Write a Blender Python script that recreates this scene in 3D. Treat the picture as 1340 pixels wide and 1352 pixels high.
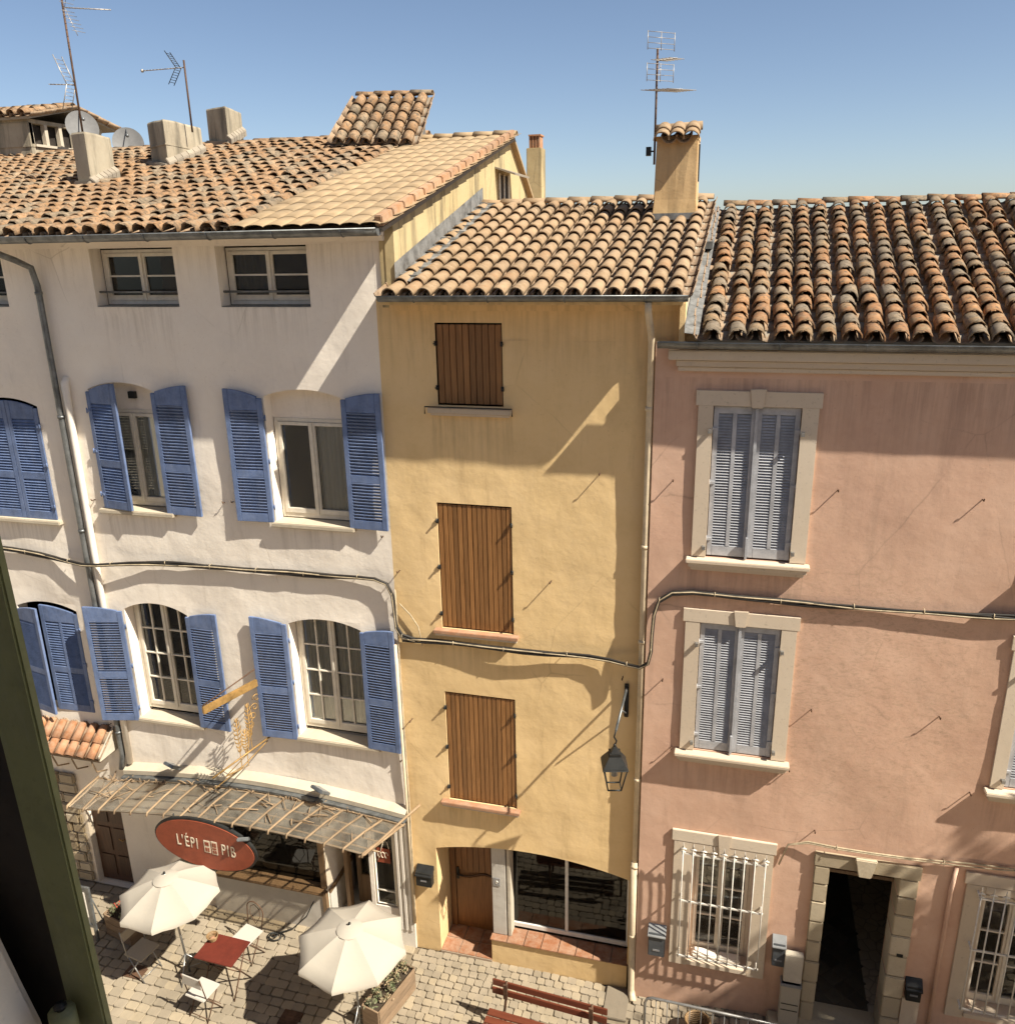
import bpy, bmesh, math, random
from mathutils import Vector, Matrix, noise
random.seed(7)
S = bpy.context.scene
COL = S.collection
R = math.radians
for o in list(bpy.data.objects): bpy.data.objects.remove(o)

# ---------------------------------------------------------------- camera
pit, rol, yaw = 0.31040911, -0.02035909, -0.26908691
fwd = Vector((math.sin(yaw)*math.cos(pit), math.cos(yaw)*math.cos(pit), -math.sin(pit)))
rt = Vector((math.cos(yaw), -math.sin(yaw), 0)); up = rt.cross(fwd)
r2 = rt*math.cos(rol)+up*math.sin(rol); u2 = -rt*math.sin(rol)+up*math.cos(rol)
CAM = Vector((0, -10.5, 11.22))
cd = bpy.data.cameras.new('camera'); cam = bpy.data.objects.new('camera', cd); COL.objects.link(cam)
cd.sensor_fit = 'HORIZONTAL'; cd.sensor_width = 36; cd.lens = 36*1127.84/1340
cd.clip_start = .05; cd.clip_end = 1000
m = Matrix((r2, u2, -fwd)).transposed().to_4x4(); m.translation = CAM; cam.matrix_world = m
S.camera = cam
# ---------------------------------------------------------------- light
SUN = Vector((.82, -.25, 1.0)).normalized()      # towards the sun
world = bpy.data.worlds.new('World'); S.world = world; world.use_nodes = True
nt = world.node_tree; nt.nodes.clear()
sky = nt.nodes.new('ShaderNodeTexSky'); sky.sky_type = 'NISHITA'; sky.sun_disc = False
sky.sun_elevation = math.asin(SUN.z); sky.sun_rotation = math.atan2(SUN.x, SUN.y)
sky.altitude = 0; sky.air_density = .7; sky.dust_density = .8; sky.ozone_density = 0
bg = nt.nodes.new('ShaderNodeBackground'); bg.inputs[1].default_value = .062
wo = nt.nodes.new('ShaderNodeOutputWorld')
nt.links.new(sky.outputs[0], bg.inputs[0]); nt.links.new(bg.outputs[0], wo.inputs[0])
sl = bpy.data.lights.new('sun', 'SUN'); sl.energy = 4.7; sl.angle = R(.6); sl.color = (1, .945, .83)
so = bpy.data.objects.new('sun', sl); COL.objects.link(so)
so.rotation_euler = SUN.to_track_quat('Z', 'Y').to_euler(); so.location = (20, -8, 30)
S.view_settings.view_transform = 'Standard'; S.view_settings.look = 'None'
S.view_settings.exposure = 1.08; S.view_settings.gamma = 1; S.view_settings.use_curve_mapping = False

# ---------------------------------------------------------------- materials
def lin(c):
    f = lambda v: v/12.92 if v <= .04045 else ((v+.055)/1.055)**2.4
    return tuple(f(v/255) for v in c)+(1,)
def mat(name):
    m = bpy.data.materials.new(name); m.use_nodes = True
    t = m.node_tree; b = t.nodes['Principled BSDF']; return m, t, b
def N(t, k, **kw):
    n = t.nodes.new(k)
    for a, v in kw.items():
        if a in n.inputs: n.inputs[a].default_value = v
        else: setattr(n, a, v)
    return n
def coords(t, scale=(1,1,1), kind='Object'):
    tc = N(t, 'ShaderNodeTexCoord'); mp = N(t, 'ShaderNodeMapping'); mp.inputs['Scale'].default_value = scale
    t.links.new(tc.outputs[kind], mp.inputs[0]); return mp.outputs[0]
def noi(t, vec, scale, detail=4, rough=.6, dist=0):
    n = N(t, 'ShaderNodeTexNoise'); n.inputs['Scale'].default_value = scale; n.inputs['Detail'].default_value = detail
    n.inputs['Roughness'].default_value = rough; n.inputs['Distortion'].default_value = dist
    t.links.new(vec, n.inputs['Vector']); return n.outputs[0]
def ramp(t, fac, stops, interp='LINEAR'):
    r = N(t, 'ShaderNodeValToRGB'); r.color_ramp.interpolation = interp; e = r.color_ramp.elements
    while len(e) < len(stops): e.new(.5)
    for i, (p, c) in enumerate(stops):
        e[i].position = p; e[i].color = c if len(c) == 4 else tuple(c)+(1,)
    t.links.new(fac, r.inputs[0]); return r.outputs[0]
def mix(t, fac, a, b, mode='MIX'):
    n = N(t, 'ShaderNodeMix'); n.data_type = 'RGBA'; n.blend_type = mode
    for i, v in ((0, fac), (6, a), (7, b)):
        if isinstance(v, (int, float)): n.inputs[i].default_value = v
        elif isinstance(v, tuple): n.inputs[i].default_value = v
        else: t.links.new(v, n.inputs[i])
    return n.outputs[2]
def bump(t, b, h, strength=.3, dist=.01, prev=None):
    n = N(t, 'ShaderNodeBump'); n.inputs['Strength'].default_value = strength; n.inputs['Distance'].default_value = dist
    t.links.new(h, n.inputs['Height'])
    if prev: t.links.new(prev, n.inputs['Normal'])
    t.links.new(n.outputs[0], b.inputs['Normal']); return n.outputs[0]
def g3(v): return (v, v, v, 1)
def plaster(name, base, dark, light, stain=(.25,.2,.15,1), stain_amt=.5, rough_patch=None, bumpk=1.0, slo=.56, drips=()):
    m, t, b = mat(name); v = coords(t)
    c = ramp(t, noi(t, v, .9, 5, .65), [(.3, dark), (.5, base), (.72, light)])
    c = mix(t, ramp(t, noi(t, v, 14, 3), [(.35, g3(0)), (.75, g3(.35))]), c, light)
    vs = coords(t, (2.2, 2.2, .28))
    st = ramp(t, noi(t, vs, 1.6, 6, .7), [(slo, g3(0)), (slo+.16, g3(stain_amt))])
    c = mix(t, st, c, stain)
    # fine specks
    sp = ramp(t, noi(t, v, 38, 2), [(.66, g3(0)), (.74, g3(.3))])
    c = mix(t, sp, c, stain)
    if drips:                     # run-off streaks below sills and eaves
        sq = N(t, 'ShaderNodeSeparateXYZ'); t.links.new(v, sq.inputs[0]); tot = None
        for xa, xb, zt, ln in drips:
            cx = N(t, 'ShaderNodeMath', operation='COMPARE'); t.links.new(sq.outputs[0], cx.inputs[0]); cx.inputs[1].default_value = (xa+xb)/2; cx.inputs[2].default_value = (xb-xa)/2
            q = N(t, 'ShaderNodeMapRange'); t.links.new(sq.outputs[2], q.inputs[0]); q.inputs[1].default_value = zt-ln; q.inputs[2].default_value = zt
            lt = N(t, 'ShaderNodeMath', operation='LESS_THAN'); t.links.new(sq.outputs[2], lt.inputs[0]); lt.inputs[1].default_value = zt
            q.interpolation_type = 'SMOOTHSTEP'; p1 = N(t, 'ShaderNodeMath', operation='MULTIPLY'); t.links.new(q.outputs[0], p1.inputs[0]); t.links.new(lt.outputs[0], p1.inputs[1])
            p2 = N(t, 'ShaderNodeMath', operation='MULTIPLY'); t.links.new(p1.outputs[0], p2.inputs[0]); t.links.new(cx.outputs[0], p2.inputs[1])
            if tot is None: tot = p2.outputs[0]
            else:
                ad = N(t, 'ShaderNodeMath', operation='MAXIMUM'); t.links.new(tot, ad.inputs[0]); t.links.new(p2.outputs[0], ad.inputs[1]); tot = ad.outputs[0]
        k = ramp(t, noi(t, coords(t, (9, 9, .45)), 1.3, 5, .7), [(.44, g3(0)), (.68, g3(.48))])
        c = mix(t, mix(t, 1.0, k, tot, 'MULTIPLY'), c, stain)
    # hairline cracks and broad sun-faded areas
    vo = N(t, 'ShaderNodeTexVoronoi', feature='DISTANCE_TO_EDGE'); vo.inputs['Scale'].default_value = .55
    wv = N(t, 'ShaderNodeMix'); wv.data_type = 'VECTOR'; wv.inputs[0].default_value = .10
    nn = N(t, 'ShaderNodeTexNoise'); nn.inputs['Scale'].default_value = 2.2; nn.inputs['Detail'].default_value = 6; t.links.new(v, nn.inputs['Vector'])
    t.links.new(v, wv.inputs[4]); t.links.new(nn.outputs['Color'], wv.inputs[5]); t.links.new(wv.outputs[1], vo.inputs['Vector'])
    ck = ramp(t, vo.outputs['Distance'], [(0, g3(.55)), (.0045, g3(0))]); cm_ = ramp(t, noi(t, v, .7, 3), [(.52, g3(0)), (.62, g3(1))])
    c = mix(t, mix(t, 1.0, ck, cm_, 'MULTIPLY'), c, stain)
    c = mix(t, ramp(t, noi(t, v, .35, 3, .5), [(.35, g3(0)), (.7, g3(.22))]), c, light)
    # blotchy blend towards the stain colour at the wall foot
    sx = N(t, 'ShaderNodeSeparateXYZ'); t.links.new(v, sx.inputs[0])
    mr = N(t, 'ShaderNodeMapRange'); t.links.new(sx.outputs[2], mr.inputs[0])
    mr.inputs[1].default_value = .1; mr.inputs[2].default_value = 1.1; mr.inputs[3].default_value = 1; mr.inputs[4].default_value = 0
    mu = N(t, 'ShaderNodeMath', operation='MULTIPLY'); t.links.new(mr.outputs[0], mu.inputs[0]); t.links.new(noi(t, v, 2.5, 5), mu.inputs[1])
    c = mix(t, mu.outputs[0], c, mix(t, .55, c, stain))
    if rough_patch:
        cx, cz, rx, rz, col = rough_patch
        mp = N(t, 'ShaderNodeMapping'); mp.vector_type = 'TEXTURE'; mp.inputs['Location'].default_value = (cx, 0, cz); mp.inputs['Scale'].default_value = (rx, 50, rz)
        t.links.new(v, mp.inputs[0]); gr = N(t, 'ShaderNodeTexGradient', gradient_type='SPHERICAL'); t.links.new(mp.outputs[0], gr.inputs[0])
        vv = coords(t, (1, 1, 2.3)); k = ramp(t, noi(t, vv, 8, 8, .8, 1.4), [(.49, g3(0)), (.62, g3(.5))])
        q = mix(t, 1.0, ramp(t, gr.outputs[0], [(0, g3(0)), (.4, g3(1))]), k, 'MULTIPLY')
        c = mix(t, q, c, col)
    t.links.new(c, b.inputs['Base Color']); b.inputs['Roughness'].default_value = .92
    b.inputs['Specular IOR Level'].default_value = .2
    n1 = bump(t, b, noi(t, v, 3.2, 3, .5), .24*bumpk, .05)
    vd = coords(t, (1, 1, 1.7))
    n2 = bump(t, b, noi(t, vd, 16, 4, .6, .8), .2*bumpk, .008, n1)
    bump(t, b, noi(t, v, 120, 2), .22*bumpk, .002, n2)
    return m
def rnd(t):
    a = N(t, 'ShaderNodeObjectInfo').outputs['Random']; g = N(t, 'ShaderNodeNewGeometry').outputs['Random Per Island']
    s = N(t, 'ShaderNodeMath', operation='ADD'); t.links.new(a, s.inputs[0]); t.links.new(g, s.inputs[1])
    f = N(t, 'ShaderNodeMath', operation='FRACT'); t.links.new(s.outputs[0], f.inputs[0]); return f.outputs[0]
def clay(name, cols, lichen=.0, lich_col=(.10,.09,.075,1), pale=.2, pale_col=(.5,.42,.32,1)):
    m, t, b = mat(name); n = len(cols); ps = N(t, 'ShaderNodeNewGeometry').outputs['Position']
    cols = sorted(cols, key=lambda q: q[0]-q[2]*1.5); mr = N(t, 'ShaderNodeMapRange'); t.links.new(noi(t, ps, 7, 4, .7), mr.inputs[0])
    mr.inputs[1].default_value = .3; mr.inputs[2].default_value = .7; mr.inputs[3].default_value = -.28; mr.inputs[4].default_value = .28
    f = N(t, 'ShaderNodeMath', operation='ADD'); t.links.new(rnd(t), f.inputs[0]); t.links.new(mr.outputs[0], f.inputs[1])
    c = ramp(t, f.outputs[0], [(i/(n-1), cols[i]) for i in range(n)])
    big = ramp(t, noi(t, ps, 1.1, 5, .65), [(.36, g3(.72)), (.62, g3(1.0))]); c = mix(t, 1.0, c, big, 'MULTIPLY')
    v = coords(t, kind='Object')
    tc = N(t, 'ShaderNodeNewGeometry').outputs['Position']
    c = mix(t, ramp(t, noi(t, tc, 9, 5, .7), [(.35, g3(0)), (.7, g3(.7))]), c, mix(t, .5, c, pale_col))
    if lichen: c = mix(t, ramp(t, noi(t, tc, 15, 6, .75, .6), [(.60-.12*lichen, g3(0)), (.68-.06*lichen, g3(min(.92, .45+lichen*.5)))]), c, lich_col)
    if pale: c = mix(t, ramp(t, noi(t, tc, 30, 4, .7), [(.62, g3(0)), (.7, g3(pale))]), c, pale_col)
    t.links.new(c, b.inputs['Base Color']); b.inputs['Roughness'].default_value = .9; b.inputs['Specular IOR Level'].default_value = .25
    bump(t, b, noi(t, tc, 60, 4), .3, .004)
    return m
def wood(name, a, bcol, scale=(14, 14, .9), rough=.6, vary=.35, axis=None):
    m, t, b = mat(name); v = coords(t, scale)
    c = ramp(t, noi(t, v, 2.4, 6, .65, .5), [(.3, a), (.7, bcol)])
    f = rnd(t); c = mix(t, 1.0, c, ramp(t, f, [(0, g3(1-vary)), (1, g3(1))]), 'MULTIPLY')
    t.links.new(c, b.inputs['Base Color']); b.inputs['Roughness'].default_value = rough
    bump(t, b, noi(t, v, 4, 4), .25, .004); return m
def paint(name, c, rough=.5, var=.12, metal=0, bmp=.1, wear=0):
    m, t, b = mat(name); v = coords(t)
    d = tuple(x*(1-var*2.2) for x in c[:3])+(1,)
    cc = ramp(t, noi(t, v, 6, 6, .7), [(.32, d), (.6, c)])
    cc = mix(t, ramp(t, noi(t, v, 70, 3), [(.62, g3(0)), (.7, g3(var*2))]), cc, d)
    if wear:                      # sun-bleached streaks, chips and a tone of its own for each leaf
        w2 = tuple(min(1, x*.7+.16) for x in c[:3])+(1,); vv = coords(t, (3, 3, .7))
        cc = mix(t, ramp(t, noi(t, vv, 3, 6, .75), [(.45, g3(0)), (.72, g3(wear))]), cc, w2)
        cc = mix(t, ramp(t, noi(t, v, 26, 5, .8), [(.66, g3(0)), (.70, g3(wear*1.4))]), cc, w2)
        cc = mix(t, 1.0, cc, ramp(t, N(t, 'ShaderNodeObjectInfo').outputs['Random'], [(0, g3(.86)), (1, g3(1))]), 'MULTIPLY')
    t.links.new(cc, b.inputs['Base Color']); b.inputs['Roughness'].default_value = rough; b.inputs['Metallic'].default_value = metal
    b.inputs['Specular IOR Level'].default_value = .35
    if bmp: bump(t, b, noi(t, v, 45, 3), bmp, .003)
    return m
def stone(name, a, bb, c, s=5, bmp=.35, grime=0):
    m, t, b = mat(name); P = N(t, 'ShaderNodeNewGeometry').outputs['Position']
    f = rnd(t); base = ramp(t, f, [(0, a), (.5, bb), (1, c)])
    base = mix(t, ramp(t, noi(t, P, s, 6, .7), [(.35, g3(0)), (.75, g3(.55))]), base, a)
    base = mix(t, ramp(t, noi(t, P, s*9, 4), [(.6, g3(0)), (.72, g3(.35))]), base, tuple(x*.4 for x in a[:3])+(1,))
    if grime: base = mix(t, 1.0, base, ramp(t, noi(t, P, 1.3, 7, .7, .6), [(.38, g3(1-grime)), (.58, g3(1.0))]), 'MULTIPLY')
    t.links.new(base, b.inputs['Base Color']); b.inputs['Roughness'].default_value = .88; b.inputs['Specular IOR Level'].default_value = .25
    n1 = bump(t, b, noi(t, P, s*2, 5), bmp, .012); bump(t, b, noi(t, P, s*18, 3), bmp, .003, n1); return m
def glass(name, tint=(.75,.78,.76,1), dirt=.05, refl=1.0):
    m = bpy.data.materials.new(name); m.use_nodes = True; t = m.node_tree; t.nodes.clear()
    o = N(t, 'ShaderNodeOutputMaterial'); tr = N(t, 'ShaderNodeBsdfTransparent'); tr.inputs[0].default_value = tint
    gl = N(t, 'ShaderNodeBsdfGlossy'); gl.inputs['Roughness'].default_value = .03; gl.inputs[0].default_value = (.95,.95,.95,1)
    fr = N(t, 'ShaderNodeFresnel'); fr.inputs[0].default_value = 1.5
    mx = N(t, 'ShaderNodeMixShader'); t.links.new(fr.outputs[0], mx.inputs[0]); t.links.new(tr.outputs[0], mx.inputs[1]); t.links.new(gl.outputs[0], mx.inputs[2])
    df = N(t, 'ShaderNodeBsdfDiffuse'); df.inputs[0].default_value = (.45,.40,.32,1)
    P = N(t, 'ShaderNodeNewGeometry').outputs['Position']
    d = ramp(t, noi(t, P, 2.5, 6, .7), [(.3, g3(dirt*.3)), (.75, g3(min(1, dirt*1.7)))])
    m2 = N(t, 'ShaderNodeMixShader'); t.links.new(d, m2.inputs[0]); t.links.new(mx.outputs[0], m2.inputs[1]); t.links.new(df.outputs[0], m2.inputs[2])
    t.links.new(m2.outputs[0], o.inputs[0]); return m
def cloth(name, c, trans=.35, folds=0):
    m, t, b = mat(name); b.inputs['Base Color'].default_value = c; b.inputs['Roughness'].default_value = .9
    tl = N(t, 'ShaderNodeBsdfTranslucent'); tl.inputs[0].default_value = c
    mx = N(t, 'ShaderNodeMixShader'); mx.inputs[0].default_value = trans
    t.links.new(b.outputs[0], mx.inputs[1]); t.links.new(tl.outputs[0], mx.inputs[2])
    t.links.new(mx.outputs[0], t.nodes['Material Output'].inputs[0])
    v = coords(t); bump(t, b, noi(t, v, 7, 4), .25, .02); return m

M = {}
M['white'] = plaster('white_plaster', (.80,.71,.60,1), (.73,.645,.545,1), (.85,.77,.66,1), (.40,.33,.25,1), .34, drips=((-9.3,-8.1,7.30,.9),(-6.4,-5.1,7.28,.8),(-9.3,-8.1,3.66,.7),(-6.4,-4.9,3.72,.7),(-17,-4.6,11.2,.7),(-8.8,-7.6,10.4,.8),(-6.8,-5.6,10.4,.7),(-11.4,-10.2,7.05,.8)))
M['hall'] = stone('hall_tile', (.07,.058,.042,1), (.11,.09,.065,1), (.15,.125,.09,1), 14, .1)
M['slab'] = stone('slab_stone', (.15,.12,.085,1), (.18,.145,.105,1), (.2,.165,.12,1), 6, .4)
M['dish'] = paint('grey_dish_paint', (.13,.125,.12,1), .6, .1)
M['verge'] = clay('verge_clay', [(.38,.20,.10,1),(.41,.235,.125,1),(.35,.18,.09,1)], .3, (.18,.11,.07,1), .2)
M['sill'] = plaster('pale_sill_stone', (.46,.39,.29,1), (.40,.33,.24,1), (.52,.45,.34,1), (.25,.2,.14,1), .3)
M['yellow'] = plaster('ochre_plaster', (.73,.515,.255,1), (.64,.445,.21,1), (.77,.555,.295,1), (.36,.24,.12,1), .36, drips=((-3.9,-2.8,9.02,1.1),(-4,-2.8,5.8,.9),(-4,-2.8,2.92,.6),(-4.6,-.7,10.5,1.3)))
M['pink'] = plaster('pink_plaster', (.58,.365,.255,1), (.51,.31,.22,1), (.63,.42,.305,1), (.27,.18,.13,1), .32, (1.55, 5.6, 2.1, 2.3, (.33,.23,.15,1)), .75, drips=((-.5,.9,7.16,.9),(-.5,.9,4.36,.9),(-.9,9,9.6,1.2),(3.3,4.6,4.36,1)))
M['cream'] = plaster('cream_gable_plaster', (.45,.345,.18,1), (.40,.30,.15,1), (.49,.39,.22,1), (.09,.075,.05,1), .8, slo=.49)
M['offwhite'] = plaster('offwhite_parapet_plaster', (.46,.40,.31,1), (.40,.34,.26,1), (.52,.46,.36,1), (.22,.18,.14,1), .4)
M['chim'] = plaster('grey_chimney_render', (.36,.30,.215,1), (.27,.225,.16,1), (.43,.37,.27,1), (.09,.08,.06,1), .7, slo=.47)
M['chimy'] = plaster('ochre_chimney_render', (.47,.31,.15,1), (.36,.24,.11,1), (.55,.38,.2,1), (.16,.12,.07,1), .4)
M['stonef'] = stone('window_surround_stone', (.53,.43,.315,1), (.58,.475,.36,1), (.62,.52,.40,1), 3, .12)
M['doorst'] = stone('door_surround_stone', (.36,.29,.195,1), (.46,.38,.26,1), (.52,.44,.32,1), 4, .4)
M['rubble'] = stone('rubble_stone', (.30,.24,.16,1), (.42,.35,.25,1), (.5,.43,.33,1), 5, .5)
M['cob'] = stone('cobble_stone', (.25,.205,.145,1), (.305,.25,.18,1), (.355,.285,.19,1), 6, .22, .16)
M['tileY'] = clay('sand_clay_tile', [(.31,.20,.108,1),(.335,.22,.125,1),(.27,.17,.09,1),(.35,.235,.14,1),(.30,.175,.09,1)], .4, (.14,.10,.06,1), .18, (.38,.30,.20,1))
M['tileP'] = clay('old_mixed_clay_tile', [(.29,.125,.045,1),(.21,.135,.07,1),(.33,.155,.06,1),(.25,.18,.115,1),(.30,.18,.085,1),(.18,.13,.085,1),(.34,.175,.075,1),(.26,.12,.05,1),(.22,.17,.12,1)], .85, (.075,.06,.042,1), .5, (.33,.27,.19,1))
M['tileW'] = clay('weathered_clay_tile', [(.28,.15,.065,1),(.32,.18,.085,1),(.25,.13,.055,1),(.34,.215,.118,1),(.18,.13,.08,1),(.30,.16,.072,1),(.24,.175,.11,1)], .95, (.085,.068,.048,1), .5, (.40,.32,.23,1))
M['tileB'] = clay('pale_sand_tile', [(.365,.255,.145,1),(.38,.265,.15,1),(.35,.24,.135,1),(.385,.275,.16,1)], .05, (.24,.16,.09,1), .12, (.42,.32,.2,1))
M['tileO'] = clay('orange_clay_tile', [(.37,.16,.07,1),(.41,.19,.09,1),(.33,.14,.06,1)], .2, (.16,.09,.05,1), .2)
M['under'] = clay('channel_clay', [(.27,.17,.095,1),(.30,.19,.11,1),(.23,.14,.08,1)], .6, (.09,.07,.05,1), .1)  # own clay tone of the channel tiles between the cover tiles
M['mortar'] = stone('roof_mortar', (.22,.185,.14,1), (.28,.235,.18,1), (.33,.28,.21,1), 9, .5)
M['zinc'] = paint('zinc_gutter', (.20,.205,.20,1), .42, .25, .55)
M['lead'] = paint('lead_flashing', (.27,.265,.25,1), .5, .3, .3, .5)
M['cpipe'] = paint('cream_pipe_paint', (.62,.50,.34,1), .5, .1)
M['wpipe'] = paint('white_pipe_paint', (.76,.69,.59,1), .5, .05)
M['blue'] = paint('blue_shutter_paint', (.14,.195,.345,1), .65, .16, wear=.35)
M['grey'] = paint('grey_shutter_paint', (.46,.46,.475,1), .6, .14, wear=.25)
M['frame'] = paint('cream_window_paint', (.72,.655,.54,1), .5, .08)
M['wframe'] = paint('white_window_paint', (.72,.69,.63,1), .45, .06)
M['woodS'] = wood('varnished_shutter_wood', (.21,.092,.026,1), (.37,.175,.058,1), rough=.5, vary=.38)
M['woodD'] = wood('door_wood', (.14,.06,.02,1), (.25,.115,.04,1), rough=.5, vary=.2)
M['woodK'] = wood('dark_door_wood', (.055,.024,.012,1), (.11,.05,.025,1), rough=.55)
M['woodT'] = wood('bench_wood', (.11,.028,.012,1), (.18,.048,.023,1), (.9, 14, 14), rough=.45, vary=.2)
M['lath'] = wood('weathered_lath_wood', (.22,.14,.075,1), (.36,.25,.145,1), (10, 1, 10), rough=.8)
M['woodM'] = wood('shopfront_wood', (.15,.09,.045,1), (.27,.17,.09,1), rough=.6)
M['planter'] = wood('planter_wood', (.18,.115,.065,1), (.30,.205,.125,1), (2, 2, 10), rough=.8)
M['terra'] = clay('terracotta_paving', [(.27,.105,.045,1),(.30,.125,.055,1),(.25,.095,.04,1)], .15, (.14,.07,.04,1), .12)
M['terras'] = clay('terracotta_sill', [(.38,.18,.09,1),(.41,.20,.105,1)], .2, (.25,.13,.07,1), .2)
M['grout'] = stone('grout', (.30,.23,.165,1), (.33,.26,.19,1), (.36,.29,.21,1))
M['iron'] = paint('black_iron', (.03,.03,.028,1), .45, .2, .3)
M['rust'] = paint('brown_iron', (.13,.07,.04,1), .7, .3, .2)
M['wiron'] = paint('white_painted_iron', (.68,.63,.55,1), .45, .15)
M['steel'] = paint('galvanised_steel', (.36,.35,.33,1), .38, .15, .7)
M['alu'] = paint('antenna_aluminium', (.42,.38,.33,1), .45, .15, .5)
M['cable'] = paint('black_cable', (.03,.025,.02,1), .6, .2)
M['cablel'] = paint('painted_cable', (.50,.40,.26,1), .65, .25)
M['gold'] = paint('gilded_iron', (.42,.25,.085,1), .5, .25, .35)
M['red'] = paint('red_sign_paint', (.27,.060,.026,1), .6, .12)
M['redt'] = paint('red_table_paint', (.125,.022,.012,1), .6, .12)
M['canvas'] = cloth('umbrella_canvas', (.46,.41,.335,1), .2)
M['curt'] = cloth('net_curtain', (.86,.83,.76,1), .15)
M['cushion'] = cloth('white_chair_cloth', (.46,.42,.36,1), .05)
M['gcloth'] = cloth('beige_table_top', (.36,.31,.24,1), .02)
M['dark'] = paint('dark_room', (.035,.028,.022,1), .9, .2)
M['floor'] = stone('shop_floor', (.46,.44,.39,1), (.52,.50,.45,1), (.56,.54,.49,1), 3, .1)
M['panel'] = plaster('grey_panel_plaster', (.50,.46,.40,1), (.45,.41,.35,1), (.56,.52,.45,1), (.25,.2,.16,1), .3)
M['glass'] = glass('window_glass', (.88,.89,.87,1), .03)
M['aglass'] = glass('attic_glass', (.45,.46,.45,1), .004)
M['dglass'] = glass('dark_shop_glass', (.22,.22,.21,1), .01)
M['cglass'] = glass('dusty_canopy_glass', (.70,.65,.56,1), .22)
M['green'] = paint('olive_shutter_paint', (.19,.20,.085,1), .6, .16, wear=.35)
M['box'] = paint('dark_grey_box_paint', (.075,.08,.085,1), .4, .1)
M['boxl'] = paint('pale_grey_lid_paint', (.28,.28,.27,1), .35, .1, .3)
M['boxs'] = stone('stone_meter_box', (.38,.33,.25,1), (.45,.39,.30,1), (.5,.44,.35,1), 7, .3)
M['leaf'] = clay('leaf_green', [(.045,.075,.02,1),(.07,.10,.03,1),(.10,.11,.04,1),(.05,.06,.02,1)], 0, pale=0)
M['dry'] = clay('dry_stem', [(.20,.14,.07,1),(.30,.21,.11,1),(.12,.12,.05,1)], 0, pale=0)
M['flower'] = paint('red_flower', (.45,.05,.03,1), .7)
M['soil'] = paint('soil', (.05,.035,.022,1), .95)
M['bark'] = stone('bark', (.09,.07,.05,1), (.13,.1,.07,1), (.17,.13,.09,1), 6, .8)
M['wick'] = wood('wicker', (.2,.11,.045,1), (.38,.24,.11,1), (20,20,20))
M['letter'] = paint('cream_lettering', (.72,.62,.47,1), .6, .05)
M['opp'] = plaster('opposite_wall_plaster', (.74,.69,.61,1), (.68,.63,.55,1), (.78,.73,.65,1), (.25,.23,.21,1), .35)
M['plate'] = paint('nameplate_metal', (.36,.36,.37,1), .3, .2, .5)

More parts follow.
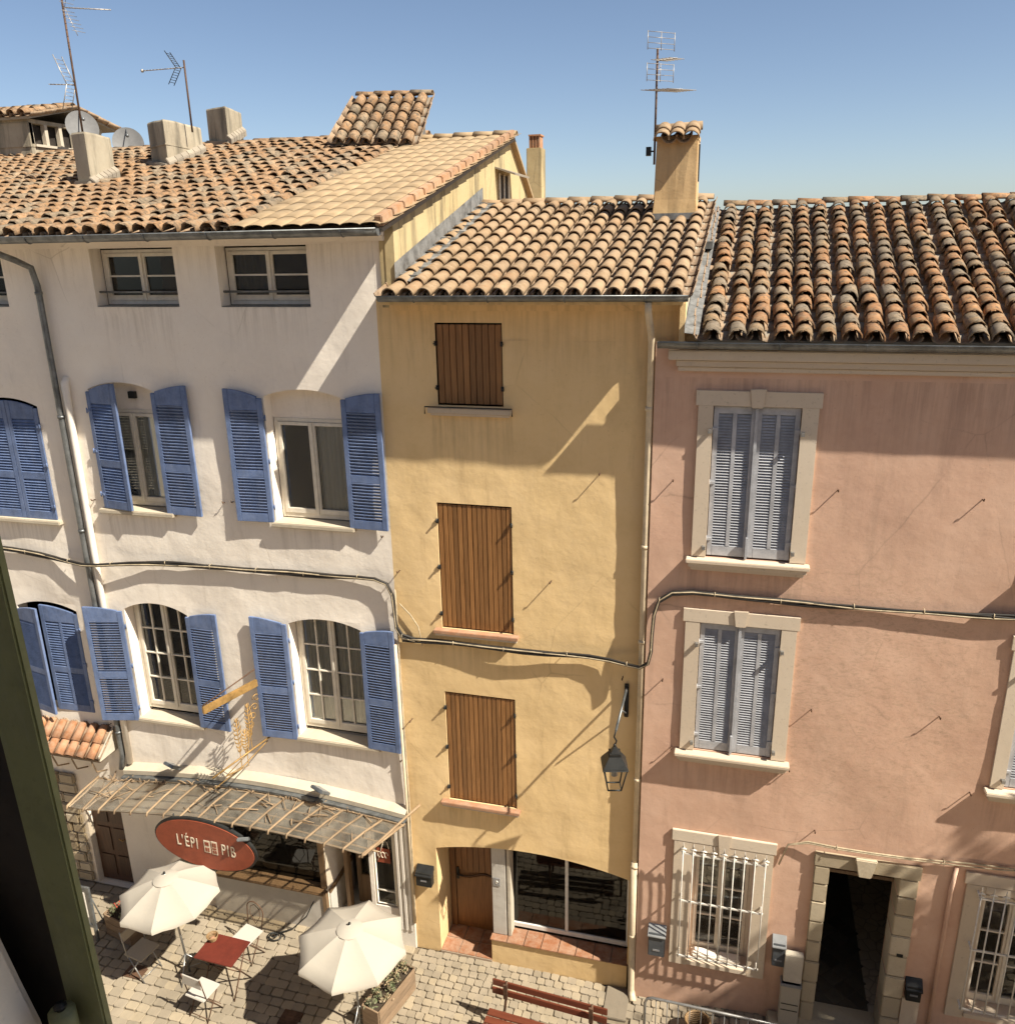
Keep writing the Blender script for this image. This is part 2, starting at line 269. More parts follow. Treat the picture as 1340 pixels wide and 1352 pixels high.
# ---------------------------------------------------------------- mesh helpers
class MB:
    def __init__(s): s.v = []; s.f = []; s.sm = []
    def add(s, vs, fs, smooth=False):
        n = len(s.v); s.v += [tuple(v) for v in vs]; s.f += [tuple(i+n for i in f) for f in fs]; s.sm += [smooth]*len(fs); return s
    def box(s, x0, x1, y0, y1, z0, z1, rot=None, at=None):
        vs = [Vector((x, y, z)) for z in (z0, z1) for y in (y0, y1) for x in (x0, x1)]
        if rot is not None: vs = [rot @ v for v in vs]
        if at is not None: vs = [v+Vector(at) for v in vs]
        return s.add(vs, [(0,2,3,1),(4,5,7,6),(0,1,5,4),(2,6,7,3),(0,4,6,2),(1,3,7,5)])
    def bar(s, a, b, w, h=None, upv=(0,0,1)):
        a, b = Vector(a), Vector(b); h = h or w; d = (b-a).normalized(); u = Vector(upv)
        if abs(d.dot(u)) > .98: u = Vector((0,1,0))
        sd = d.cross(u).normalized(); u = sd.cross(d).normalized()
        vs = [p+sd*(i*w/2)+u*(j*h/2) for p in (a, b) for i, j in ((-1,-1),(1,-1),(1,1),(-1,1))]
        return s.add(vs, [(3,2,1,0),(4,5,6,7),(0,1,5,4),(1,2,6,5),(2,3,7,6),(3,0,4,7)])
    def tube(s, pts, r, n=8, cap=True, closed=False):
        pts = [Vector(p) for p in pts]; k = len(pts); rr = r if isinstance(r, (list, tuple)) else [r]*k
        vs = []; pu = None
        for i, p in enumerate(pts):
            if closed: d = (pts[(i+1) % k]-pts[i-1])
            else: d = (pts[min(i+1, k-1)]-pts[max(i-1, 0)])
            d = d.normalized() if d.length > 1e-9 else Vector((0,0,1))
            if pu is None:
                pu = Vector((0,0,1)) if abs(d.z) < .9 else Vector((1,0,0))
            sd = d.cross(pu)
            if sd.length < 1e-4: sd = d.cross(Vector((0,1,0)))
            sd.normalize(); pu = sd.cross(d).normalized()
            for j in range(n):
                a = 2*math.pi*j/n; vs.append(p+sd*math.cos(a)*rr[i]+pu*math.sin(a)*rr[i])
        fs = []
        for i in range(k if closed else k-1):
            i2 = (i+1) % k
            for j in range(n): fs.append((i*n+j, i*n+(j+1) % n, i2*n+(j+1) % n, i2*n+j))
        if cap and not closed: fs += [tuple(range(n-1, -1, -1)), tuple((k-1)*n+j for j in range(n))]
        return s.add(vs, fs, True)
    def prism(s, poly, y0, y1):            # poly of (x,z), CCW seen from -y
        n = len(poly); vs = [(x, y0, z) for x, z in poly]+[(x, y1, z) for x, z in poly]
        fs = [tuple(range(n)), tuple(range(2*n-1, n-1, -1))]+[(i, i+n, (i+1) % n+n, (i+1) % n) for i in range(n)]
        return s.add(vs, fs)
    def ball(s, c, r, n=8, sz=1):
        vs = [(c[0], c[1], c[2]-r*sz)]; fs = []
        for i in range(1, n//2):
            a = -math.pi/2+math.pi*i/(n//2)
            for j in range(n): vs.append((c[0]+r*math.cos(a)*math.cos(2*math.pi*j/n), c[1]+r*math.cos(a)*math.sin(2*math.pi*j/n), c[2]+r*sz*math.sin(a)))
        vs.append((c[0], c[1], c[2]+r*sz)); k = n//2-1
        for j in range(n): fs.append((0, 1+(j+1) % n, 1+j)); fs.append((len(vs)-1, 1+(k-1)*n+j, 1+(k-1)*n+(j+1) % n))
        for i in range(k-1):
            for j in range(n): a = 1+i*n+j; b = 1+i*n+(j+1) % n; fs.append((a, b, b+n, a+n))
        return s.add(vs, fs, True)
    def mesh(s, name):
        me = bpy.data.meshes.new(name); me.from_pydata(s.v, [], s.f); me.polygons.foreach_set('use_smooth', s.sm); me.update(); return me
    def build(s, name, mt, parent=None, kind=None, bevel=0, fix=True):
        me = s.mesh(name)
        if fix or bevel:
            bm = bmesh.new(); bm.from_mesh(me); 
            if bevel:
                es = [e for e in bm.edges if len(e.link_faces) == 2 and e.calc_face_angle(0) > .6]
                bmesh.ops.bevel(bm, geom=es, offset=bevel, segments=2, affect='EDGES', clamp_overlap=True)
            bmesh.ops.recalc_face_normals(bm, faces=bm.faces); bm.to_mesh(me); bm.free()
        me.materials.append(mt if not isinstance(mt, str) else M[mt])
        return link(name, me, parent, kind)
def link(name, me, parent=None, kind=None):
    o = bpy.data.objects.new(name, me); COL.objects.link(o)
    if parent: o.parent = parent; o.matrix_parent_inverse = wm(parent).inverted()
    if kind: o['kind'] = kind
    return o
def wm(o):
    m = o.matrix_basis.copy(); p = o.parent
    if p: m = wm(p) @ o.matrix_parent_inverse @ m
    return m
def tag(o, label=None, cat=None, group=None, kind=None):
    if label: o['label'] = label
    if cat: o['category'] = cat
    if group: o['group'] = group
    if kind: o['kind'] = kind
    return o
def empty(name, loc, label, cat, group=None, rz=0):
    o = bpy.data.objects.new(name, None); COL.objects.link(o); o.location = loc; o.rotation_euler.z = rz; o.empty_display_size = .1
    return tag(o, label, cat, group)
def kids(o): return [c for c in bpy.data.objects if c.parent == o]
def copy_tree(o, parent=None, cache=None):
    if cache is None:
        cache = {}
        for c in bpy.data.objects:
            if c.parent: cache.setdefault(c.parent.name, []).append(c)
    c = o.copy(); COL.objects.link(c); c.parent = parent
    for ch in cache.get(o.name, []): copy_tree(ch, c, cache)
    return c
def gz(x): return min(.45, max(0, (x+1.2)*.075))
# ================================================================ building helpers
def arch_pts(x0, x1, zs, za, n=10):         # from x0 to x1, spring zs, apex za (segmental)
    w = (x1-x0)/2; h = za-zs; r = (w*w+h*h)/(2*h); cx = (x0+x1)/2; cz = za-r; a = math.asin(w/r)
    return [(cx+r*math.sin(-a+2*a*i/n), cz+r*math.cos(-a+2*a*i/n)) for i in range(n+1)]
def wall(name, x0, x1, z0, z1, Y, ops, mt, parent, amp=.012, reveal=.28, step=.14, arches={}, thick=.3):
    """front skin with rectangular openings, reveals, arch fillers"""
    def lines(a, b, cuts):
        c = sorted(set([a, b]+[v for v in cuts if a < v < b])); out = []
        for p, q in zip(c, c[1:]):
            n = max(1, round((q-p)/step)); out += [p+(q-p)*i/n for i in range(n)]
        return out+[b]
    xs = lines(x0, x1, [v for o in ops for v in o[:2]]); zs = lines(z0, z1, [v for o in ops for v in o[2:4]])
    b = MB(); vs = []
    for z in zs:
        for x in xs:
            d = min([max(o[0]-x, x-o[1], o[2]-z, z-o[3], 0) for o in ops]+[9])
            e = min(x-x0, x1-x, 1); k = min(1, d/.12)*min(1, max(0, e)/.12)
            dy = amp*(noise.noise(Vector((x*.9, 3.1, z*.8)))*1.3+.45*noise.noise(Vector((x*2.9, 7.7, z*2.9)))+.16*noise.noise(Vector((x*7, 1.7, z*8))))*k
            vs.append((x, Y+dy, z))
    nx = len(xs); fs = []
    for j in range(len(zs)-1):
        for i in range(nx-1):
            cx = (xs[i]+xs[i+1])/2; cz = (zs[j]+zs[j+1])/2
            if any(o[0] < cx < o[1] and o[2] < cz < o[3] for o in ops): continue
            fs.append((j*nx+i, j*nx+i+1, (j+1)*nx+i+1, (j+1)*nx+i))
    b.add(vs, fs, True)
    for o in ops:
        a0, a1, c0, c1 = o[:4]; r = o[4] if len(o) > 4 else reveal; arch = o[5] if len(o) > 5 else None
        for q in (((a0,c0),(a0,c1)), ((a1,c1),(a1,c0)), ((a0,c1),(a1,c1)), ((a1,c0),(a0,c0))):
            if arch and q == ((a0,c1),(a1,c1)): continue
            (p0, p1), (q0, q1) = q; b.add([(p0, Y, p1), (p0, Y+r, p1), (q0, Y+r, q1), (q0, Y, q1)], [(0,1,2,3)])
        if arch:
            ap = arch_pts(a0, a1, arch, c1, 14)
            for (xa, za), (xb, zb) in zip(ap, ap[1:]):
                b.add([(xa, Y, za), (xb, Y, zb), (xb, Y, c1+.0), (xa, Y, c1+.0), (xa, Y+r, za), (xb, Y+r, zb)], [(0,1,2,3), (0,4,5,1)])
    o = b.build(name, mt, parent, fix=False)
    return o
def box(name, mt, parent, *a, bevel=0, kind=None, rot=None, at=None):
    return MB().box(*a, rot=rot, at=at).build(name, mt, parent, kind, bevel)
def window(parent, x0, x1, z0, z1, Y, cols=1, rows=1, mt='frame', curtain=None, fw=.055, pane='glass', midw=.09):
    """two-leaf casement; each leaf cols x rows panes"""
    b = MB(); d = .05
    b.box(x0, x0+fw, Y, Y+d, z0, z1); b.box(x1-fw, x1, Y, Y+d, z0, z1)
    b.box(x0+fw, x1-fw, Y, Y+d, z0, z0+fw*1.2); b.box(x0+fw, x1-fw, Y, Y+d, z1-fw, z1)
    w = b.build('window', mt, parent, bevel=.004)
    xm = (x0+x1)/2; gy = Y+.02
    for a, c in ((x0+fw, xm), (xm, x1-fw)):
        lf = MB(); s = .05; za, zb = z0+fw*1.2, z1-fw
        y0, y1 = Y-.012, Y+.035
        lf.box(a+.002, a+s, y0, y1, za+.002, zb-.002); lf.box(c-s, c-.002, y0, y1, za+.002, zb-.002)
        lf.box(a+s, c-s, y0, y1, za+.002, za+s*1.5); lf.box(a+s, c-s, y0, y1, zb-s, zb-.002)
        gx0, gx1, gz0, gz1 = a+s, c-s, za+s*1.5, zb-s
        for i in range(1, cols): x = gx0+(gx1-gx0)*i/cols; lf.box(x-.012, x+.012, y0+.01, y1-.004, gz0, gz1)
        for i in range(1, rows):
            z = gz0+(gz1-gz0)*i/rows
            for k in range(cols):
                xa = gx0+(gx1-gx0)*k/cols+(.012 if k else 0); xb = gx0+(gx1-gx0)*(k+1)/cols-(.012 if k < cols-1 else 0)
                lf.box(xa, xb, y0+.01, y1-.004, z-.012, z+.012)
        lf.build('casement', mt, w, bevel=.003)
        for i in range(cols):
            for j in range(rows):
                xa = gx0+(gx1-gx0)*i/cols; xb = gx0+(gx1-gx0)*(i+1)/cols; zc = gz0+(gz1-gz0)*j/rows; zd = gz0+(gz1-gz0)*(j+1)/rows
                box('window_pane', pane, w, xa, xb, gy, gy+.006, zc, zd)
    lf = MB(); lf.box(xm-.018, xm+.018, Y-.03, Y-.012, z0+fw*1.2, z1-fw); lf.build('astragal', mt, w, bevel=.004)
    if curtain:
        for a, c in curtain:
            cb = MB(); n = 40; vs = []
            for k in range(n+1):
                x = a+(c-a)*k/n; yy = Y+.075+.018*math.sin(k*1.15)+.012*math.sin(k*.47+a)
                vs += [(x, yy, z0+.04), (x, yy, z1-.02)]
            cb.add(vs, [(2*k, 2*k+2, 2*k+3, 2*k+1) for k in range(n)], True); cb.build('curtain', 'curt', w, fix=False)
    return w
def louvre_leaf(parent, name, w, zb, zh, zf, mt, groups, hinge, ang, mirror, thick=.04, fw=.075, cols=1, dark=True, pitch=.045, label=None):
    """leaf in local coords: x 0 (hinge) .. w (free edge); top arched from zh at hinge to zf at free edge.
       hinge=(x,y) world; ang measured from closed; mirror=+1 leaf runs to +x when closed"""
    rot = Matrix.Rotation(-ang*mirror, 3, 'Z'); 
    def T(b):
        b.v = [tuple(rot @ Vector((x*mirror, y, z))+Vector((hinge[0], hinge[1], 0))) for x, y, z in b.v]
        return b
    b = MB(); y0, y1 = -thick/2, thick/2
    b.box(0, fw, y0, y1, zb, zh); 
    n = 8; top = [(fw+(w-fw*2)*i/n, zh+(zf-zh)*math.sin(math.pi/2*(fw+(w-2*fw)*i/n)/w)) for i in range(n+1)]
    ztop = min(zh, zf)-(.17 if abs(zh-zf) > .01 else .09)
    b.prism([(fw, ztop), (w-fw, ztop)]+top[::-1], y0+.002, y1-.002)
    b.prism([(w-fw, zb), (w, zb), (w, zf), (w-fw, top[-1][1])], y0, y1)
    bounds = [zb]+[zb+.12]
    zmid = zb+(ztop-zb)*groups
    b.box(fw, w-fw, y0+.002, y1-.002, zb, zb+.13)
    if groups: b.box(fw, w-fw, y0+.002, y1-.002, zmid-.055, zmid+.055)
    for c in range(1, cols): xc = fw+(w-2*fw)*c/cols; b.box(xc-.025, xc+.025, y0, y1+.0, zb+.13, ztop)
    lf = T(b).build(name, mt, parent, bevel=.004)
    if label: lf['label'] = label
    s = MB(); 
    rng = [(zb+.13, zmid-.055), (zmid+.055, ztop)] if groups else [(zb+.13, ztop)]
    for c in range(cols):
        xa = fw+(w-2*fw)*c/cols+(.025 if c else 0); xb = fw+(w-2*fw)*(c+1)/cols-(.025 if c < cols-1 else 0)
        for a, bb in rng:
            k = max(3, round((bb-a)/pitch)); 
            for i in range(k):
                z = a+(bb-a)*(i+.5)/k; h = (bb-a)/k
                s.add([(xa, -.019, z-h*.52), (xb, -.019, z-h*.52), (xb, .016, z+h*.42), (xa, .016, z+h*.42),
                       (xa, -.012, z-h*.60), (xb, -.012, z-h*.60), (xb, .021, z+h*.30), (xa, .021, z+h*.30)],
                      [(0,1,2,3), (7,6,5,4), (0,4,5,1), (3,2,6,7)])
    T(s).build('louvre_slats', mt, lf, 'stuff')
    for zz in (zb+.22, (zb+zh)/2, zh-.28):
        h = MB().box(-.02, .05, y0-.014, y0-.001, zz-.018, zz+.018); h.tube([(-.012, y0-.01, zz-.04), (-.012, y0-.01, zz+.04)], .011, 6)
        T(h).build('hinge', mt, lf)
    return lf
def hook(parent, x, y, z, L=.09):
    b = MB().tube([(x, y+.02, z), (x, y-L, z), (x, y-L-.012, z+.03)], .008, 6); return b.build('wall_hook', 'rust', parent)

# ---------------------------------------------------------------- clay roofs
def tile_mesh(name, L, r0, r1, mt, th=.013, arc=1.0, seg=8, jit=0):
    vs = []; fs = []
    for (y, r) in ((0, r0), (L, r1)):
        for rr in (r, r-th):
            for i in range(seg+1):
                a = math.pi*i/seg; jx = jit*random.uniform(-1, 1); vs.append((math.cos(a)*rr+jx*.3, y+jx, math.sin(a)*rr*arc))
    n = seg+1
    for i in range(seg):
        fs += [(i, n*2+i, n*2+i+1, i+1), (n+i, n+i+1, n*3+i+1, n*3+i), (i, i+1, n+i+1, n+i), (n*2+i, n*3+i, n*3+i+1, n*2+i+1)]
    fs += [(0, n, n*3, n*2), (n-1, n*3-1, n*4-1, n*2-1)]
    me = bpy.data.meshes.new(name); me.from_pydata(vs, [], fs)
    sm = [False]*len(fs)
    for k in range(seg): sm[4*k] = True; sm[4*k+1] = True
    me.polygons.foreach_set('use_smooth', sm); me.materials.append(M[mt]); me.update(); return me
def roof(parent, EL, ER, RL, RR, pitch, expo, mt, under='under', jit=0., arc=1.0, keep=300, rnd_r=.0, lab=None, r=None, skip=None, wedge=1.0, ridge=True, th_=.013):
    EL, ER, RL, RR = map(Vector, (EL, ER, RL, RR))
    base = MB(); nrm = (ER-EL).cross(RL-EL).normalized(); th = .05
    q = [EL, ER, RR, RL]; base.add([p for p in q]+[p-nrm*th for p in q], [(0,1,2,3), (7,6,5,4), (0,4,5,1), (1,5,6,2), (2,6,7,3), (3,7,4,0)])
    ro = base.build('roof', 'mortar', parent)
    if lab: ro['label'] = lab
    nc = max(1, round((ER-EL).length/pitch)); L0 = ((RL-EL).length+(RR-ER).length)/2; nr = max(1, round(L0/expo)); ex = L0/nr
    r = r or pitch*.40; L = ex*1.22
    cov = [tile_mesh('roof_tile', L, r*random.uniform(1, 1.0+rnd_r), r*(.80 if arc > .4 else .97), mt, th=th_, arc=arc, jit=jit*.25) for _ in range(3)]
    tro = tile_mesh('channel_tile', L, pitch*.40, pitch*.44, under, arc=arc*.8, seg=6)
    items = []; chan = []
    for i in range(nc+1):
        for kind in (0, 1):
            f = (i+.5)/nc if kind == 0 else i/nc
            if f > 1: continue
            e = EL.lerp(ER, f); t = RL.lerp(RR, f); d = (t-e).normalized(); X = d.cross(nrm).normalized(); Z = X.cross(d)
            jc = random.uniform(-1, 1)*jit*.4
            for j in range(nr):
                p = e+(t-e)*(j/nr)+X*(jc+random.uniform(-1, 1)*jit*.35)
                if skip and skip(p): continue
                mm = Matrix((X, d, Z)).transposed().to_4x4()
                if kind == 0:
                    p = p-d*(.06+random.uniform(0, 1)*jit*.6)+Z*(.052+random.uniform(0, 1)*jit*.12)
                    rt_ = Matrix.Rotation(-.035*wedge+random.uniform(-1, 1)*jit*.6, 4, 'X') @ Matrix.Rotation(random.uniform(-1, 1)*jit*1.6, 4, 'Z')@Matrix.Rotation(random.uniform(-1, 1)*jit*1.4, 4, 'Y')
                    items.append((Matrix.Translation(p) @ mm @ rt_))
                else:
                    p = p-d*(.03+random.uniform(0, 1)*jit*.3)+Z*(.075)
                    chan.append(Matrix.Translation(p) @ mm @ Matrix.Rotation(math.pi, 4, 'Y') @ Matrix.Rotation(.03, 4, 'X'))
    items.sort(key=lambda m: (m.translation-CAM).length)
    for k, m in enumerate(items[:keep]):
        o = bpy.data.objects.new('roof_tile', random.choice(cov)); COL.objects.link(o); o.parent = ro; o.matrix_basis = m
    def join(ms, src, nm, mt_):
        if not ms: return
        sv = [[v.co.copy() for v in s.vertices] for s in src]; sf = [[tuple(p.vertices) for p in s.polygons] for s in src]; sms = [[p.use_smooth for p in s.polygons] for s in src]
        b = MB()
        for m in ms:
            k = random.randrange(len(src)); n = len(b.v); b.v += [tuple(m @ v) for v in sv[k]]; b.f += [tuple(i+n for i in f) for f in sf[k]]; b.sm += sms[k]
        b.build(nm, mt_, ro, 'stuff', fix=False)
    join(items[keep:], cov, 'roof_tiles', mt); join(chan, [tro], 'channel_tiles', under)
    if ridge:
        d = (RR-RL); n = max(1, round(d.length/.38)); d.normalize()
        me = tile_mesh('ridge_tile', .42, .115, .10, mt, arc=.8)
        for k in range(n):
            p = RL+(RR-RL)*(k/n)+Vector((0, .0, .05+random.uniform(0, 1)*jit*.3)); X = Vector((0, -1, 0)) ; Zv = Vector((0,0,1)); X = d.cross(Zv)
            mm = Matrix.Translation(p) @ Matrix((X, d, Zv)).transposed().to_4x4() @ Matrix.Rotation(random.uniform(-1, 1)*.02-.02, 4, 'X')
            o = bpy.data.objects.new('ridge_tile', me); COL.objects.link(o); o.parent = ro; o.matrix_basis = mm
    return ro
def gutter(parent, x0, x1, Y, z, r=.075, mt='zinc', sag=.0):
    b = MB(); n = 10; k = 24; vs = []
    for i in range(k+1):
        x = x0+(x1-x0)*i/k; zz = z-sag*math.sin(math.pi*i/k)
        for rr in (r, r-.008):
            for j in range(n+1):
                a = math.pi+math.pi*j/n; vs.append((x, Y+math.cos(a)*rr, zz+math.sin(a)*rr))
    m_ = 2*(n+1); fs = []
    for i in range(k):
        for j in range(n):
            a = i*m_+j; fs += [(a, a+1, a+1+m_, a+m_), (a+n+1, a+n+1+m_, a+n+2+m_, a+n+2)]
    for i in (0, k):
        for j in range(n): a = i*m_+j; fs.append((a, a+n+1, a+n+2, a+1) if i else (a, a+1, a+n+2, a+n+1))
    b.add(vs, fs, True)
    b.tube([(x0, Y-r, z), ((x0+x1)/2, Y-r, z-sag), (x1, Y-r, z)], .011, 6)
    for xx in (x0, x1):
        pts = [(xx, Y+math.cos(math.pi+math.pi*j/n)*r, z+math.sin(math.pi+math.pi*j/n)*r) for j in range(n+1)]
        b.add(pts+[(p[0]+.004, p[1], p[2]) for p in pts], [tuple(range(n+1)), tuple(range(2*n+1, n, -1))])
    g = b.build('gutter', mt, parent)
    kk = max(2, round((x1-x0)/.9))
    for i in range(kk):
        x = x0+(x1-x0)*(i+.5)/kk; bb = MB(); pts = [(x, Y+math.cos(math.pi+math.pi*j/8)*(r+.005), z+math.sin(math.pi+math.pi*j/8)*(r+.005)) for j in range(9)]
        bb.tube(pts, .007, 5); bb.build('gutter_bracket', mt, g)
    return g
def corner_chimney(parent, fl, fr, br, z0, z1, mt, joint=None):
    fl, fr, br = (Vector((*p, 0)) for p in (fl, fr, br)); bl = fl+br-fr; C4 = [fl, fr, br, bl]; n = 6; b = MB(); vs = []
    for z in (z0, z0+(z1-z0)*.5, z1-.03, z1):
        k = .97 if z == z1 else 1.0; cen = (fl+br)/2
        for i in range(4):
            for j in range(n):
                p = C4[i].lerp(C4[(i+1) % 4], j/n); w = 1+.03*noise.noise(Vector((p.x*3, p.y*3, z*2.5)))
                vs.append(tuple(cen+(p-cen)*w*k+Vector((0, 0, z+.02*noise.noise(Vector((p.x*2, p.y*2, 5)))*(z > z1-.05)))))
    n4 = 4*n; fs = [(l*n4+i, l*n4+(i+1) % n4, (l+1)*n4+(i+1) % n4, (l+1)*n4+i) for l in range(3) for i in range(n4)]+[tuple(range(3*n4, 4*n4))]
    o = b.add(vs, fs).build('chimney', mt, parent, bevel=.006); cen = (fl+br)/2
    if joint:
        q = [cen+(p-cen)*1.03 for p in C4]; jb = MB().add([(p.x, p.y, joint) for p in q]+[(p.x, p.y, joint+.025) for p in q], [(3,2,1,0), (4,5,6,7), (0,1,5,4), (1,2,6,5), (2,3,7,6), (3,0,4,7)]); jb.build('chimney_band', mt, o)
    q = [cen+(p-cen)*.6 for p in C4]; MB().add([(p.x, p.y, z1+.008) for p in q]+[(p.x, p.y, z1-.01) for p in q], [(0,1,2,3), (0,4,5,1), (1,5,6,2), (2,6,7,3), (3,7,4,0)]).build('flue_opening', 'dark', o)
    for k in range(6):                # mortar fillet along the right-hand foot
        s0 = fr.lerp(br, k/6-.04*(k == 0)); s1 = fr.lerp(br, (k+1)/6); X = (fr-fl).normalized(); vs = []
        for p, e, dz in ((s0, -.02, .19), (s1, -.02, .19), (s1, .13, .12), (s0, .13, .12), (s0, -.02, 0), (s1, -.02, 0), (s1, .13, 0), (s0, .13, 0)):
            q = p+X*e; vs.append((q.x, q.y, 11.35+.265*(q.y+.55)+dz+random.uniform(-.006, .006)))
        MB().add(vs, [(0,1,2,3), (3,2,6,7), (0,3,7,4), (1,5,6,2)]).build('mortar_fillet', 'mortar', o, bevel=.01)
    s0, s1 = fl+(fl-br)*.06, fr+(fr-bl)*.06
    MB().bar((s0.x, s0.y, 11.35+.25*(s0.y+.55)+.1), (s1.x, s1.y, 11.35+.25*(s1.y+.55)+.1), .1, .14).build('mortar_fillet', 'mortar', o, bevel=.02)
    return o
def plaster_chimney(parent, x0, x1, y0, y1, z0, z1, mt, taper=0, cap=True, joint=None, rz=0, name='chimney'):
    b = MB(); c = Vector(((x0+x1)/2, (y0+y1)/2, 0)); hx, hy = (x1-x0)/2, (y1-y0)/2; rot = Matrix.Rotation(rz, 3, 'Z')
    lv = [(z0, 1+taper), (z0+(z1-z0)*.3, 1+taper*.25), (z1, 1)]
    vs = []
    for z, k in lv:
        n = 6
        for i in range(4):
            a = [(-1,-1),(1,-1),(1,1),(-1,1)][i]; e = [(-1,-1),(1,-1),(1,1),(-1,1)][(i+1) % 4]
            for j in range(n):
                px = a[0]+(e[0]-a[0])*j/n; py = a[1]+(e[1]-a[1])*j/n
                w = .012*noise.noise(Vector((px*3+x0, py*3, z*3)))
                vs.append(tuple(rot @ Vector((px*(hx*k+w), py*(hy*k+w), 0))+c+Vector((0, 0, z))))
    n4 = 24; fs = []
    for l in range(2):
        for i in range(n4): fs.append((l*n4+i, l*n4+(i+1) % n4, (l+1)*n4+(i+1) % n4, (l+1)*n4+i))
    fs.append(tuple(range(2*n4, 3*n4)))
    b.add(vs, fs); o = b.build(name, mt, parent, bevel=.012)
    if joint:
        jb = MB().box(-hx-.012, hx+.012, -hy-.012, hy+.012, joint-.015, joint+.01, rot=rot, at=c); jb.build('chimney_band', mt, o)
    if cap:
        for k, (dx, dy) in enumerate(((-hx*.5, 0), (hx*.5, 0))):
            box('flue_opening', 'dark', o, dx-hx*.3, dx+hx*.3, -hy*.5, hy*.5, z1, z1+.006, rot=rot, at=c)
    return o

# ================================================================ PINK HOUSE
PY = -.12
pink = empty('town_house', (-1.0, PY, 0), 'pink rendered house with grey louvred shutters on the right', 'house', 'terraced houses')
PX1 = 9.0
ops = [(-.285, .725, 7.34, 9.27, .14), (-.305, .705, 4.54, 6.44, .14), (3.485, 4.435, 4.55, 6.45, .14), (3.515, 4.485, 7.34, 9.27, .14),
       (-.24, .62, .95, 2.90, .25), (1.58, 2.47, gz(2), 3.0, .35), (3.5, 4.4, .95, 2.95, .25)]
wall('facade_wall', -.985, PX1, 0, 10.02, PY, ops, 'pink', pink, amp=.013)
# side strip of the pink wall towards the yellow house, shell of the building
MB().box(-.99, -.985, PY, .3, 0, 9.98).build('wall_edge', 'pink', pink)
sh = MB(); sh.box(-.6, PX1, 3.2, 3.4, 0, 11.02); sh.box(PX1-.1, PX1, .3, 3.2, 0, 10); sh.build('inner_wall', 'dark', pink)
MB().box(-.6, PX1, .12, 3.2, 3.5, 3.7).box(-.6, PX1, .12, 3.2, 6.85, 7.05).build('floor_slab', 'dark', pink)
# cornice
MB().box(-.83, PX1, PY-.15, PY, 9.82, 9.94).build('cornice', 'stonef', pink, bevel=.012)
MB().box(-.72, PX1, PY-.06, PY, 9.68, 9.74).box(-.74, PX1, PY-.10, PY, 9.74, 9.82).build('cornice_moulding', 'stonef', pink, bevel=.01)
gutter(pink, -.95, PX1, -.355, 10.04, .075, 'zinc', .01)
proof = roof(pink, (-.46, -.30, 10.06), (PX1, -.30, 10.06), (-.44, 4.95, 11.60), (PX1+1.0, 4.95, 11.60), .246, .315, 'tileP', jit=.055, rnd_r=.12, keep=300, r=.103,
             lab='steep rows of old orange and grey lichened tiles')
def surround(parent, X0, X1, Z0, Z1, x0, x1, z0, z1, mt='stonef', kbump=.0):
    s = MB(); y0, y1 = PY-.035, PY
    e = .03
    s.box(X0+e, x0, y0, y1, Z0, Z1-.18); s.box(x1, X1-e, y0, y1, Z0, Z1-.18); s.box(X0, X1, y0-.004, y1, Z1-.38 if 0 else Z1-.18-.0, Z1)
    if z1 < Z1-.18: s.box(x0, x1, y0, y1, z1, Z1-.18)
    o = s.build('window_surround', mt, parent, bevel=.006)
    xm = (x0+x1)/2; k = MB().prism([(xm-.065, z1-.01), (xm+.065, z1-.01), (xm+.095, Z1+.035), (xm-.095, Z1+.03)], y0-.026, y0-.0045)
    k.build('keystone', mt, o, bevel=.008); return o
def moulded_sill(parent, x0, x1, z, Y, mt='stonef'):
    b = MB().box(x0, x1, Y-.15, Y, z-.05, z).box(x0+.03, x1-.03, Y-.115, Y, z-.11, z-.05).box(x0+.06, x1-.06, Y-.075, Y, z-.16, z-.11)
    return b.build('window_sill', mt, parent, bevel=.008)
def pink_shutters(x0, x1, z0, z1):
    w = (x1-x0)/2-.004
    for hx, mi in ((x0+.004, 1), (x1-.004, -1)):
        lf = louvre_leaf(pink, 'shutter', w, z0+.004, z1-.006, z1-.006, 'grey', 0, (hx, PY+.03), 0, mi, fw=.06, cols=2, pitch=.036, thick=.04)
    b = MB().box((x0+x1)/2-.02, (x0+x1)/2+.02, PY-.02, PY+.005, z0+.02, z1-.02); b.build('shutter_bar', 'grey', pink, bevel=.004)
    b = MB().box((x0+x1)/2-.035, (x0+x1)/2-.005, PY-.05, PY-.021, z0+.0, z0+.28); b.build('shutter_bolt', 'grey', pink, bevel=.004)
    for x in (x0-.03, x1+.03):
        for z in (z0+.12, z1-.3): MB().box(x-.02, x+.02, PY-.085, PY-.035, z-.025, z+.02).build('shutter_pin', 'steel', pink)
for (x0, x1, z0, z1, X0, X1) in ((-.28, .72, 7.36, 9.27, -.49, .94), (-.30, .70, 4.55, 6.44, -.52, .92), (3.49, 4.43, 4.56, 6.45, 3.3, 4.66), (3.52, 4.48, 7.36, 9.27, 3.3, 4.7)):
    surround(pink, X0, X1, z0-.01, z1+.185, x0-.003, x1+.003, z0, z1); moulded_sill(pink, X0-.03, X1+.02, z0-.02, PY); pink_shutters(x0, x1, z0, z1)
